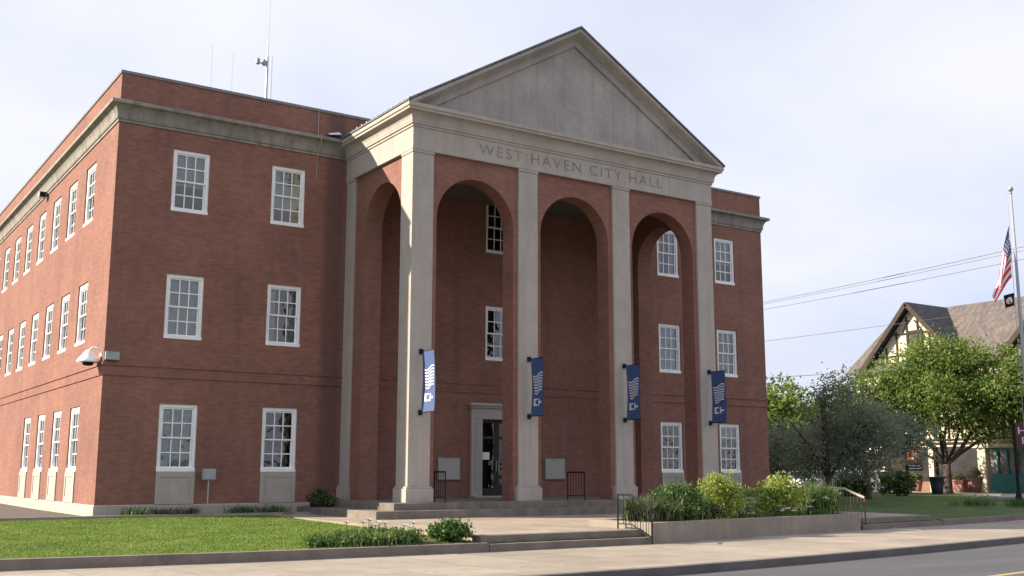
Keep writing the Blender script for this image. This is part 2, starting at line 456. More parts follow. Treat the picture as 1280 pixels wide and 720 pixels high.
# ------------------------------------------------------------------ mesh builder
class MB:
    def __init__(s):
        s.v, s.f, s.m = [], [], []
    def poly(s, pts, mi=0):
        i = len(s.v)
        s.v += [tuple(p) for p in pts]
        s.f.append(tuple(range(i, i + len(pts))))
        s.m.append(mi)
    def box(s, x0, x1, y0, y1, z0, z1, mi=0):
        i = len(s.v)
        s.v += [(x, y, z) for z in (z0, z1) for y in (y0, y1) for x in (x0, x1)]
        for f in ((0, 2, 3, 1), (4, 5, 7, 6), (0, 1, 5, 4), (2, 6, 7, 3), (0, 4, 6, 2), (1, 3, 7, 5)):
            s.f.append(tuple(i + k for k in f)); s.m.append(mi)
    def bar(s, a, b, w, h, mi=0, up=(0, 0, 1)):
        a, b = Vector(a), Vector(b)
        d = (b - a).normalized()
        u = Vector(up)
        if abs(d.dot(u)) > 0.95:
            u = Vector((0, 1, 0))
        x = d.cross(u).normalized() * (w / 2)
        y = x.cross(d).normalized() * (h / 2)
        i = len(s.v)
        for c in (a, b):
            s.v += [tuple(c + q) for q in (-x - y, x - y, x + y, -x + y)]
        for f in ((0, 1, 2, 3), (7, 6, 5, 4), (0, 4, 5, 1), (1, 5, 6, 2), (2, 6, 7, 3), (3, 7, 4, 0)):
            s.f.append(tuple(i + k for k in f)); s.m.append(mi)
    def tube(s, path, rad, n=8, mi=0, cap=True):
        path = [Vector(p) for p in path]
        if not isinstance(rad, (list, tuple)):
            rad = [rad] * len(path)
        i0 = len(s.v)
        ref = None
        for k, p in enumerate(path):
            d = (path[min(k + 1, len(path) - 1)] - path[max(k - 1, 0)]).normalized()
            if ref is None:
                ref = Vector((1, 0, 0)) if abs(d.x) < 0.8 else Vector((0, 1, 0))
            x = (ref - d * ref.dot(d)).normalized()
            ref = x
            y = d.cross(x)
            for j in range(n):
                a = 2 * pi * j / n
                s.v.append(tuple(p + (x * cos(a) + y * sin(a)) * rad[k]))
        for k in range(len(path) - 1):
            for j in range(n):
                a, b = i0 + k * n + j, i0 + k * n + (j + 1) % n
                s.f.append((a, b, b + n, a + n)); s.m.append(mi)
        if cap:
            s.f.append(tuple(i0 + j for j in reversed(range(n)))); s.m.append(mi)
            e = i0 + (len(path) - 1) * n
            s.f.append(tuple(e + j for j in range(n))); s.m.append(mi)
    def lathe(s, c, prof, n=16, mi=0, axis='z'):
        i0 = len(s.v)
        for (r, h) in prof:
            for j in range(n):
                a = 2 * pi * j / n
                q = (r * cos(a), r * sin(a), h)
                if axis == 'x': q = (h, q[0], q[1])
                if axis == 'y': q = (q[0], h, q[1])
                s.v.append((c[0] + q[0], c[1] + q[1], c[2] + q[2]))
        for k in range(len(prof) - 1):
            for j in range(n):
                a, b = i0 + k * n + j, i0 + k * n + (j + 1) % n
                s.f.append((a, b, b + n, a + n)); s.m.append(mi)
        s.f.append(tuple(i0 + j for j in reversed(range(n)))); s.m.append(mi)
        e = i0 + (len(prof) - 1) * n
        s.f.append(tuple(e + j for j in range(n))); s.m.append(mi)
    def molding(s, path, prof, mi=0, closed_prof=False):
        """extrude profile [(out, z)] along an XY polyline, outward = right of travel, mitred"""
        P = [Vector((p[0], p[1])) for p in path]
        offs = []
        for k in range(len(P)):
            ns = []
            if k > 0:
                d = (P[k] - P[k - 1]).normalized(); ns.append(Vector((d.y, -d.x)))
            if k < len(P) - 1:
                d = (P[k + 1] - P[k]).normalized(); ns.append(Vector((d.y, -d.x)))
            if len(ns) == 1:
                offs.append(ns[0])
            else:
                b = (ns[0] + ns[1])
                offs.append(b / (1 + ns[0].dot(ns[1])))
        for k in range(len(P) - 1):
            for j in range(len(prof) - 1):
                (o0, z0), (o1, z1) = prof[j], prof[j + 1]
                a, b = P[k] + offs[k] * o0, P[k + 1] + offs[k + 1] * o0
                c, d = P[k + 1] + offs[k + 1] * o1, P[k] + offs[k] * o1
                s.poly([(a.x, a.y, z0), (b.x, b.y, z0), (c.x, c.y, z1), (d.x, d.y, z1)], mi)
        for k, rev in ((0, False), (len(P) - 1, True)):
            pts = [((P[k] + offs[k] * o).x, (P[k] + offs[k] * o).y, z) for o, z in prof]
            s.poly(pts if rev else pts[::-1], mi)
    def build(s, name, mats, parent=None, origin=None, smooth=False, bevel=0.0):
        return mesh_obj(name, np.array(s.v, dtype=float).reshape(-1, 3), s.f, mats, parent, origin, smooth, s.m, bevel)

def world_loc(o):
    v = Vector((0, 0, 0))
    while o:
        v += o.location
        o = o.parent
    return v

def mesh_obj(name, v, f, mats, parent=None, origin=None, smooth=False, mi=None, bevel=0.0):
    me = bpy.data.meshes.new(name)
    if not isinstance(mats, (list, tuple)):
        mats = [mats]
    base = world_loc(parent) if parent else Vector((0, 0, 0))
    org = Vector(origin) if origin is not None else base
    vl = v - np.array(org)
    me.from_pydata(vl.tolist(), [], f)
    for m in mats:
        me.materials.append(m)
    if mi is not None and len(mats) > 1:
        me.polygons.foreach_set('material_index', mi)
    # box-projected UVs in metres
    uv = me.uv_layers.new(name='UVMap')
    nl = len(me.loops)
    vi = np.empty(nl, dtype=np.int32); me.loops.foreach_get('vertex_index', vi)
    npoly = len(me.polygons)
    nrm = np.empty(npoly * 3); me.polygons.foreach_get('normal', nrm); nrm = np.abs(nrm.reshape(-1, 3))
    tot = np.empty(npoly, dtype=np.int32); me.polygons.foreach_get('loop_total', tot)
    ax = np.repeat(np.argmax(nrm * np.array([1.0, 1.0, 1.001]), axis=1), tot)
    P = v[vi]
    U = np.where((ax == 0)[:, None], P[:, [1, 2]], np.where((ax == 1)[:, None], P[:, [0, 2]], P[:, [0, 1]]))
    uv.data.foreach_set('uv', U.astype(np.float32).ravel())
    if smooth:
        me.polygons.foreach_set('use_smooth', [True] * npoly)
    o = bpy.data.objects.new(name, me)
    COL.objects.link(o)
    if parent:
        o.parent = parent
    o.location = org - base
    if bevel > 0:
        b = o.modifiers.new('bevel', 'BEVEL')
        b.width = bevel; b.segments = 2; b.limit_method = 'ANGLE'
    return o

def empty(name, loc, label, cat, group=None):
    o = bpy.data.objects.new(name, None)
    o.empty_display_size = 0.2
    COL.objects.link(o)
    o.location = loc
    tag(o, label, cat, group)
    return o

def tag(o, label=None, cat=None, group=None, kind=None):
    if label: o['label'] = label
    if cat: o['category'] = cat
    if group: o['group'] = group
    if kind: o['kind'] = kind
    return o

def structure(o):
    o['kind'] = 'structure'
    return o

def copy_tree(o, parent=None):
    c = o.copy()
    COL.objects.link(c)
    if parent: c.parent = parent
    for ch in list(o.children):
        copy_tree(ch, c)
    return c

def text_mesh(name, s, size, place, mats, parent, thick=0.006, origin=None, spacing=1.0, width=None, bold=0.0):
    """place(x, y, d) -> world point, x along the line (centred), y up, d out of the face"""
    cu = bpy.data.curves.new('t', 'FONT')
    cu.body = s
    cu.size = size
    cu.align_x = 'CENTER'
    cu.space_character = spacing
    cu.resolution_u = 3
    cu.offset = bold
    cu.extrude = thick / 2
    t = bpy.data.objects.new('t', cu)
    COL.objects.link(t)
    dg = bpy.context.evaluated_depsgraph_get()
    me = bpy.data.meshes.new_from_object(t.evaluated_get(dg))
    xs = [v.co.x for v in me.vertices]
    k = 1.0 if width is None else width / (max(xs) - min(xs))
    cx = (max(xs) + min(xs)) / 2
    X = np.array([(v.co.x - cx) * k for v in me.vertices])
    V = np.array([tuple(place((v.co.x - cx) * k, v.co.y, v.co.z + thick / 2)) for v in me.vertices])
    F = [tuple(p.vertices) for p in me.polygons]
    bpy.data.objects.remove(t)
    bpy.data.curves.remove(cu)
    bpy.data.meshes.remove(me)
    # one part per word: split where the line has its widest gaps
    iv = sorted((X[list(f)].min(), X[list(f)].max()) for f in F)
    gaps, end = [], iv[0][1]
    for a_, b_ in iv:
        if a_ > end: gaps.append((a_ - end, (a_ + end) / 2))
        end = max(end, b_)
    cuts = sorted(g_[1] for g_ in sorted(gaps, reverse=True)[:s.count(' ')])
    for lo_, hi_ in zip([-1e9] + cuts, cuts + [1e9]):
        Fw = [f for f in F if lo_ < X[list(f)].mean() < hi_]
        used = sorted({i for f in Fw for i in f}); mp_ = {u: i for i, u in enumerate(used)}
        o = mesh_obj(name, V[used], [tuple(mp_[i] for i in f) for f in Fw], mats, parent, origin)
    return o

# ------------------------------------------------------------------ foliage helpers
def leaf_quads(C, size, flat=0.0, aspect=0.6):
    """C (n,3) centres -> diamond leaves with random orientation"""
    n = len(C)
    a = rng.normal(size=(n, 3)); a[:, 2] *= (1 - flat * 0.6)
    a /= np.linalg.norm(a, axis=1)[:, None]
    b = rng.normal(size=(n, 3))
    b -= (b * a).sum(1)[:, None] * a
    b /= np.linalg.norm(b, axis=1)[:, None]
    s = size * (0.6 + 0.8 * rng.random(n))[:, None]
    V = np.stack([C - a * s, C + b * s * aspect, C + a * s, C - b * s * aspect], axis=1).reshape(-1, 3)
    F = np.arange(4 * n).reshape(-1, 4).tolist()
    return V, F

def crown_points(ells, clumps, per, spread, shell=0.55):
    """leaf clumps scattered through the volume of several ellipsoids"""
    vol = np.array([e[3] * e[4] * e[5] for e in ells]); vol = vol / vol.sum()
    idx = rng.choice(len(ells), clumps, p=vol)
    E = np.array(ells)[idx]
    d = rng.normal(size=(clumps, 3)); d /= np.linalg.norm(d, axis=1)[:, None]
    r = shell + (1 - shell) * rng.random(clumps) ** 0.8
    inner = rng.random(clumps) < 0.22
    r = np.where(inner, rng.random(clumps) * shell, r)
    r *= 0.86 + 0.28 * rng.random(clumps)
    cc = E[:, :3] + d * r[:, None] * E[:, 3:6]
    k = np.maximum(1, (per * (0.4 + 1.2 * rng.random(clumps))).astype(int))
    C = np.repeat(cc, k, axis=0)
    sp = np.repeat(spread * (0.5 + rng.random(clumps)), k)
    return C + rng.normal(size=C.shape) * sp[:, None] * np.array([1, 1, 0.7]), cc

def blades_mesh(base, height, width, lean, curl=0.5, segs=3):
    """base (n,3), arching grass-like blades"""
    n = len(base)
    ang = rng.random(n) * 2 * pi
    d = np.stack([np.cos(ang), np.sin(ang), np.zeros(n)], 1)
    side = np.stack([-np.sin(ang), np.cos(ang), np.zeros(n)], 1)
    tw = rng.random(n) * pi
    side = side * np.cos(tw)[:, None] + d * np.sin(tw)[:, None]
    h = height * (0.55 + 0.6 * rng.random(n)); ln = lean * (0.2 + 1.2 * rng.random(n))
    V = np.empty((n, 2 * segs + 1, 3))
    for k in range(segs + 1):
        t = k / segs
        c = base + d * (ln * h * (t ** 2))[:, None]
        c[:, 2] += h * (t - curl * np.minimum(ln, 1.5) * t ** 3 * 0.6)
        w = width * (1 - t) ** 0.7 / 2
        if k < segs:
            V[:, 2 * k] = c - side * w
            V[:, 2 * k + 1] = c + side * w
        else:
            V[:, 2 * segs] = c
    F = []
    m = 2 * segs + 1
    for i in range(n):
        o = i * m
        for k in range(segs - 1):
            F.append((o + 2 * k, o + 2 * k + 1, o + 2 * k + 3, o + 2 * k + 2))
        F.append((o + 2 * segs - 2, o + 2 * segs - 1, o + 2 * segs))
    return V.reshape(-1, 3), F

def limb(mb, a, b, r0, r1, bend=0.15, n=7, k=5):
    a, b = Vector(a), Vector(b)
    L = (b - a).length
    off = Vector((random.uniform(-1, 1), random.uniform(-1, 1), random.uniform(-.3, .6))) * bend * L
    pts, rad = [], []
    for i in range(k + 1):
        t = i / k
        pts.append(a.lerp(b, t) + off * sin(pi * t) + Vector((random.uniform(-1, 1), random.uniform(-1, 1), 0)) * 0.015 * L)
        rad.append(r0 + (r1 - r0) * t)
    mb.tube(pts, rad, n)
    return pts

def tree(name, label, loc, trunk_h, trunk_r, limbs, ells, leafm, clumps, per, spread, lsize, group=None, cat='tree', shell=0.55, twigs=40, lean=(0, 0)):
    root = empty(name, loc, label, cat, group)
    L = Vector(loc)
    mb = MB()
    top = L + Vector((lean[0], lean[1], trunk_h))
    mb.tube([L + Vector((0, 0, -0.1)), L + Vector((0, 0, 0.15)), L.lerp(top, 0.5), top], [trunk_r * 1.5, trunk_r * 1.1, trunk_r * 0.95, trunk_r * 0.85], 10)
    C, cc = crown_points([(L.x + e[0], L.y + e[1], L.z + e[2], e[3], e[4], e[5]) for e in ells], clumps, per, spread, shell)
    tips = []
    for q in limbs:
        p = limb(mb, top - Vector((0, 0, trunk_h * 0.12 * random.random())), L + Vector(q[:3]), q[3], q[3] * 0.35, 0.10)
        tips += p[2:]
    pick = rng.choice(len(cc), min(twigs, len(cc)), replace=False)
    for i in pick:
        c = Vector(cc[i])
        t = min(tips, key=lambda q: (q - c).length)
        if (t - c).length > 0.2:
            limb(mb, t, c, trunk_r * 0.16, trunk_r * 0.05, 0.12, 5, 3)
    mb.build('trunk', M['bark'], root, smooth=True)
    V, F = leaf_quads(C, lsize)
    mesh_obj('crown', V, F, leafm, root)
    return root

# ------------------------------------------------------------------ site lines
FRONT = [(-60, -12.4), (-20, -12.7), (-4.4, -13.05), (-0.5, -13.5), (4.7, -13.65), (9.2, -13.48), (13.5, -12.77), (18.3, -12.06), (23, -11.45), (29, -10.4), (60, -4.4), (130, 10)]
KERB = [(-60, -18.9), (-4.4, -18.7), (2.9, -18.45), (5.5, -18.35), (9.1, -17.98), (13.4, -17.4), (19.3, -16.4), (60, -9.4), (130, 3)]
def lerp_line(pts, x):
    for (x0, y0), (x1, y1) in zip(pts, pts[1:]):
        if x <= x1 or (x1, y1) == pts[-1]:
            return y0 + (y1 - y0) * (x - x0) / (x1 - x0)
FY = lambda x: lerp_line(FRONT, x)
KY = lambda x: lerp_line(KERB, x)
ZW, ZR = -0.35, -0.49      # sidewalk and road levels
def lot_z(y, f):
    t = min(1, max(0, (y - f) / (-1.2 - f))) if f < -1.3 else 1
    return -0.19 + 0.17 * t

def strip(name, xs, lo, hi, z, m, zhi=None, kind='structure'):
    mb = MB()
    for x0, x1 in zip(xs, xs[1:]):
        mb.poly([(x0, lo(x0), z), (x1, lo(x1), z), (x1, hi(x1), zhi if zhi is not None else z), (x0, hi(x0), zhi if zhi is not None else z)])
    o = mb.build(name, m)
    o['kind'] = kind
    return o

xs_all = sorted(set([-60, -40, -20, -10] + [x for x, _ in FRONT] + [x for x, _ in KERB] + list(range(-8, 60, 4)) + [75, 100]))
# big ground sheet
g = MB(); g.poly([(-900, -900, -0.62), (900, -900, -0.62), (900, 900, -0.62), (-900, 900, -0.62)])
structure(g.build('ground', M['ground']))
# road, sidewalk
strip('road', xs_all, lambda x: KY(x) - 11.0, lambda x: KY(x) - 0.06, ZR, M['asphalt'])
strip('sidewalk', xs_all, lambda x: KY(x) + 0.15, lambda x: FY(x) + 0.05, ZW, M['walk'])
strip('far_sidewalk', xs_all, lambda x: KY(x) - 16.0, lambda x: KY(x) - 11.0, ZW, M['walk'])
strip('road_marking', [x for x in xs_all if -4 <= x], lambda x: KY(x) - 3.72, lambda x: KY(x) - 3.58, ZR + 0.004, M['yellow'])
mb = MB()
for x0, x1 in zip(xs_all, xs_all[1:]):
    a, b, c, d = (x0, KY(x0) - 0.02), (x1, KY(x1) - 0.02), (x1, KY(x1) + 0.15), (x0, KY(x0) + 0.15)
    mb.poly([(*a, ZR - 0.05), (*b, ZR - 0.05), (*b, ZW - 0.0), (*a, ZW - 0.0)])
    mb.poly([(*a, ZW), (*b, ZW), (c[0], c[1], ZW + 0.004), (d[0], d[1], ZW + 0.004)])
structure(mb.build('road_kerb', M['kerb_dark']))
# lot (lawn) sheet
mb = MB()
for x0, x1 in zip(xs_all, xs_all[1:]):
    rows = []
    for x in (x0, x1):
        f = FY(x)
        ys = [f + 0.2, f + 3, f + 6, f + 9, max(-1.2, f + 10), max(0, f + 12), 60, 160]
        rows.append([(x, y, lot_z(y, f)) for y in ys])
    for k in range(len(rows[0]) - 1):
        mb.poly([rows[0][k], rows[1][k], rows[1][k + 1], rows[0][k + 1]])
structure(mb.build('lawn', M['grass']))
# low kerb wall along the front of the lawns (left of the plaza, right of the second stair)
def lawn_kerb(xs):
    mb = MB()
    for x0, x1 in zip(xs, xs[1:]):
        f0, f1 = FY(x0), FY(x1)
        A = [(x0, f0, ZW - .02), (x1, f1, ZW - .02), (x1, f1, -0.17), (x0, f0, -0.17)]
        B = [(x0, f0, -0.17), (x1, f1, -0.17), (x1, f1 + 0.2, -0.17), (x0, f0 + 0.2, -0.17)]
        Cc = [(x0, f0 + .2, -0.17), (x1, f1 + .2, -0.17), (x1, f1 + 0.2, -0.3), (x0, f0 + 0.2, -0.3)]
        for q in (A, B, Cc): mb.poly(q)
    structure(mb.build('lawn_kerb', M['kerb']))
lawn_kerb([x for x in xs_all if x < 4.7] + [4.7])
lawn_kerb([23.0] + [x for x in xs_all if x > 23.0])

# plaza, with two broad front steps, and the smaller stair right of the planter
mb = MB()
px = [4.85, 6, 7.5, 9.2, 11, 13.5, 16, 18.3, 20.5, 23.0]
for x0, x1 in zip(px, px[1:]):
    mb.poly([(x0, FY(x0) + 0.36, -0.05), (x1, FY(x1) + 0.36, -0.05), (x1, -8, -0.03), (x0, -8, -0.03)])
    mb.poly([(x0, -8, -0.03), (x1, -8, -0.03), (x1, -0.02, 0.0), (x0, -0.02, 0.0)])
mb.poly([(4.85, -8, -0.03), (4.85, -0.02, 0.0), (4.85, -0.02, -0.2), (4.85, -8, -0.25)])
mb.poly([(4.85, FY(4.85) + .36, -0.05), (4.85, -8, -0.03), (4.85, -8, -0.25), (4.85, FY(4.85) + .36, -0.3)])
structure(mb.build('plaza', M['plaza']))
def stair(x0, x1, n):
    mb = MB()
    xs = [x0 + (x1 - x0) * i / n for i in range(n + 1)]
    for a, b in zip(xs, xs[1:]):
        fa, fb = FY(a), FY(b)
        mb.poly([(a, fa, ZW - .02), (b, fb, ZW - .02), (b, fb, -0.2), (a, fa, -0.2)])
        mb.poly([(a, fa, -0.2), (b, fb, -0.2), (b, fb + .355, -0.2), (a, fa + .355, -0.2)])
        mb.poly([(a, fa + .355, -0.2), (b, fb + .355, -0.2), (b, fb + .355, -0.046), (a, fa + .355, -0.046)])
        mb.poly([(a, fa + .355, -0.046), (b, fb + .355, -0.046), (b, fb + .7, -0.043), (a, fa + .7, -0.043)])
    for x, rv in ((x0, 1), (x1, 0)):
        f = FY(x)
        mb.poly([(x, f, ZW), (x, f, -0.2), (x, f + .355, -0.2), (x, f + .355, -.046), (x, f + .7, -.043), (x, f + .7, ZW)])
    return structure(mb.build('front_steps', M['kerb']))
stair(4.72, 9.25, 5)
stair(18.42, 22.98, 4)
# driveway along the left flank, soil strip and concrete edging along the front wall
mb = MB()
mb.poly([(-6.5, 0.6, -0.01), (-0.25, 1.2, -0.01), (-0.25, 34, 0.13), (-6.5, 34, 0.13)])
structure(mb.build('driveway', M['drive']))
mb = MB()
mb.poly([(0.0, -0.95, -0.012), (6.5, -0.95, -0.012), (6.5, -0.02, 0.02), (0.0, -0.02, 0.02)])
mb.poly([(-6.0, -1.6, -0.012), (-0.1, -0.95, -0.008), (-0.1, 1.15, -0.006), (-6.0, 0.55, -0.006)])
structure(mb.build('soil_strip', M['soil']))
mb = MB()
for (a, b) in (((-9, -1.95), (0, -1.15)), ((0, -1.15), (6.45, -1.12))):
    mb.poly([(a[0], a[1], -.03), (b[0], b[1], -.03), (b[0], b[1], .06), (a[0], a[1], .06)])
    mb.poly([(a[0], a[1], .06), (b[0], b[1], .06), (b[0], b[1] + .22, .06), (a[0], a[1] + .22, .06)])
    mb.poly([(a[0], a[1] + .22, .06), (b[0], b[1] + .22, .06), (b[0], b[1] + .22, -.03), (a[0], a[1] + .22, -.03)])
structure(mb.build('bed_edging', M['walk']))
# side street, far pavement and car park on the right
mb = MB(); mb.poly([(43, FY(43) + .25, -.012), (52, FY(52) + .25, -.012), (52, 5, -.012), (43, 0.5, -.012)])
mb.poly([(52, FY(52) + .25, -.012), (60.2, FY(60) + .25, -.012), (60.2, 10, -.012), (52, 5, -.012)])
structure(mb.build('side_street', M['asphalt']))
mb = MB(); mb.poly([(52, 5, -.006), (60.2, 10, -.006), (62, 11, -.006), (62, 30, -.006), (55.5, 14, -.006)])
mb.poly([(60.2, FY(60) + .25, -.006), (110, FY(110), -.006), (110, 11, -.006), (60.2, 10, -.006)])
structure(mb.build('shop_pavement', M['walk']))
mb = MB(); mb.poly([(40, 14.5, -.010), (55.2, 14.5, -.010), (61, 30, -.010), (61, 60, -.010), (40, 60, -.010)])
structure(mb.build('car_park', M['asphalt']))

# grass blades on the near lawn (stuff)
n = 110000
gx = rng.uniform(-12, 4.8, n); gy = rng.uniform(0, 1, n)
fy = np.array([FY(x) for x in np.linspace(-12, 4.8, 200)])
f = np.interp(gx, np.linspace(-12, 4.8, 200), fy)
lo = f + 0.22
hi = np.where(gx < 0, -1.25 + gx * 0.085, -1.2)
gyy = lo + (hi - lo) * gy
tz = np.clip((gyy - f) / (-1.2 - f), 0, 1)
patch = np.sin(gx * 1.7 + np.sin(gyy * 1.3) * 2) * np.sin(gyy * 2.1 + gx * .6) + .5 * np.sin(gx * 5.1 + gyy * 3.3)
keep = (patch > -1.05) | (rng.random(n) < .35)
gx, gyy, tz = gx[keep], gyy[keep], tz[keep]
V, F = blades_mesh(np.stack([gx, gyy, -0.192 + 0.17 * tz], 1), 0.045, 0.020, 1.3, 0.3, 2)
tag(mesh_obj('grass', V, F, M['blade']), 'short green grass growing over the front lawn', 'grass', kind='stuff')

# ------------------------------------------------------------------ CITY HALL
XR, HB, DEPTH = 27.54, 13.4, 32.0
hall = empty('city_hall', (13.77, 0, 0), 'three storey red brick city hall with stone pedimented portico and arches', 'building')
WIN_X = [2.27, 5.49, 13.77, 22.05, 25.27]
WZ = [(1.28, 3.28), (5.26, 7.24), (9.22, 11.19)]
WW = 1.16
SIDE_Y = [3.38 + 2.67 * k for k in range(11)]
SW = 1.34

def wall_grid(mb, a0, a1, z0, z1, holes, place, depth):
    """place(a, z, d) -> point; d = depth behind the face"""
    A = sorted(set([a0, a1] + [h[0] for h in holes] + [h[1] for h in holes]))
    Z = sorted(set([z0, z1] + [h[2] for h in holes] + [h[3] for h in holes]))
    for i in range(len(A) - 1):
        for j in range(len(Z) - 1):
            am, zmid = (A[i] + A[i + 1]) / 2, (Z[j] + Z[j + 1]) / 2
            if any(h[0] < am < h[1] and h[2] < zmid < h[3] for h in holes):
                continue
            mb.poly([place(A[i], Z[j], 0), place(A[i + 1], Z[j], 0), place(A[i + 1], Z[j + 1], 0), place(A[i], Z[j + 1], 0)])
    for (h0, h1, hz0, hz1) in holes:
        for (p, q) in (((h0, hz0), (h1, hz0)), ((h1, hz0), (h1, hz1)), ((h1, hz1), (h0, hz1)), ((h0, hz1), (h0, hz0))):
            mb.poly([place(*p, 0), place(*p, depth), place(*q, depth), place(*q, 0)])

front_place = lambda a, z, d: (a, d, z)
left_place = lambda a, z, d: (d, a, z)
right_place = lambda a, z, d: (XR - d, a, z)
DOOR = (13.01, 14.53, 0.46, 3.13)
fh = []
for xw in WIN_X:
    for k, (zb, zt) in enumerate(WZ):
        if xw == 13.77 and k == 0: continue
        fh.append((xw - WW / 2, xw + WW / 2, zb, zt))
mb = MB()
wall_grid(mb, 0, XR, 0, HB - 0.08, fh + [DOOR], front_place, 0.24)
lh = []
for j, yw in enumerate(SIDE_Y):
    for k, (zb, zt) in enumerate(WZ):
        if k == 0 and j > 3: continue
        lh.append((yw - SW / 2, yw + SW / 2, zb, zt))
wall_grid(mb, 0, DEPTH, 0, HB - 0.08, lh, left_place, 0.24)
wall_grid(mb, 0, DEPTH, 0, HB - 0.08, [], right_place, 0.24)
mb.poly([(0, DEPTH, 0), (XR, DEPTH, 0), (XR, DEPTH, HB - .08), (0, DEPTH, HB - .08)])
# inner faces of the parapet
for (a, b) in (((.35, .35), (XR - .35, .35)), ((.35, .35), (.35, DEPTH - .35)), ((XR - .35, .35), (XR - .35, DEPTH - .35)), ((.35, DEPTH - .35), (XR - .35, DEPTH - .35))):
    mb.poly([(*a, 12.7), (*b, 12.7), (*b, HB - .08), (*a, HB - .08)])
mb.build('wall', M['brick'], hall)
mb = MB(); mb.poly([(.3, .3, 12.75), (XR - .3, .3, 12.75), (XR - .3, DEPTH - .3, 12.75), (.3, DEPTH - .3, 12.75)])
mb.build('roof', M['roofing'], hall)
mb = MB()
mb.box(1.5, XR - 1.5, 1.6, 1.75, 0, 12.6); mb.box(1.5, 1.65, 1.75, DEPTH - 1, 0, 12.6)
for z in (0.42, 4.3, 8.3):
    mb.box(.26, XR - .26, .26, 1.6, z, z + .1); mb.box(.26, 1.5, 1.6, DEPTH - .3, z, z + .1)
for z in (3.75, 7.75, 11.7):
    mb.box(.26, XR - .26, .26, 1.6, z, z + .1); mb.box(.26, 1.5, 1.6, DEPTH - .3, z, z + .1)
mb.build('interior_wall', M['interior'], hall)
# parapet coping
mb = MB()
pr = [(-0.38, HB - 0.09), (0.035, HB - 0.09), (0.035, HB), (-0.38, HB)]
mb.molding([(0, DEPTH), (0, 0), (XR, 0), (XR, DEPTH)], pr)
for k in range(1):
    pass
mb.build('coping', M['coping'], hall)
# wing cornice
def cove(o0, z0, o1, z1, n=6):
    return [(o0 + (o1 - o0) * (1 - cos(t * pi / 2 / n)), z0 + (z1 - z0) * sin(t * pi / 2 / n)) for t in range(n + 1)]
wc = [(0, 11.76), (0.035, 11.76), (0.035, 11.84), (0.07, 11.86), (0.07, 11.90)] + cove(0.08, 11.92, 0.26, 12.26) + [(0.30, 12.28), (0.30, 12.38), (0.26, 12.40), (0, 12.46)]
for path in ([(0, DEPTH), (0, 0), (7.56, 0)], [(19.98, 0), (XR, 0), (XR, DEPTH)]):
    mb = MB(); mb.molding(path, wc)
    mb.build('cornice', M['stone_dirty'], hall)
# belt courses
mb = MB()
for z in (4.06, 4.36):
    pr = [(0, z), (0.035, z), (0.035, z + 0.074), (0, z + 0.09)]
    mb.molding([(0, DEPTH), (0, 0), (XR, 0), (XR, DEPTH)], pr)
mb.build('belt_course', M['brick'], hall)
# stone base
mb = MB()
pr = [(0, -0.3), (0.03, -0.3), (0.03, 0.29), (0, 0.32)]
mb.molding([(0, DEPTH), (0, 0), (XR, 0), (XR, DEPTH)], pr)
mb.build('stone_base', M['stone'], hall)

# stone aprons below ground floor windows
def apron(place):
    mb = MB()
    def bx(a0, a1, z0, z1, d0, d1):
        p = [place(a, z, d) for d in (d0, d1) for (a, z) in ((a0, z0), (a1, z0), (a1, z1), (a0, z1))]
        for f in ((0, 1, 2, 3), (7, 6, 5, 4), (0, 4, 5, 1), (1, 5, 6, 2), (2, 6, 7, 3), (3, 7, 4, 0)):
            mb.poly([p[i] for i in f])
    return mb, bx
def add_apron(c, w, place):
    mb, bx = apron(place)
    a0, a1 = c - w / 2, c + w / 2
    bx(a0 + .14, a1 - .14, .50, 1.12, -0.012, 0.03)
    bx(a0, a0 + .14, .325, 1.275, -0.032, 0.03); bx(a1 - .14, a1, .325, 1.275, -0.032, 0.03)
    bx(a0 + .14, a1 - .14, .325, .50, -0.032, 0.03); bx(a0 + .14, a1 - .14, 1.12, 1.275, -0.032, 0.03)
    mb.build('stone_apron', M['stone'], hall)
for xw in WIN_X:
    if xw != 13.77: add_apron(xw, WW, front_place)
for yw in SIDE_Y[:4]: add_apron(yw, SW, left_place)

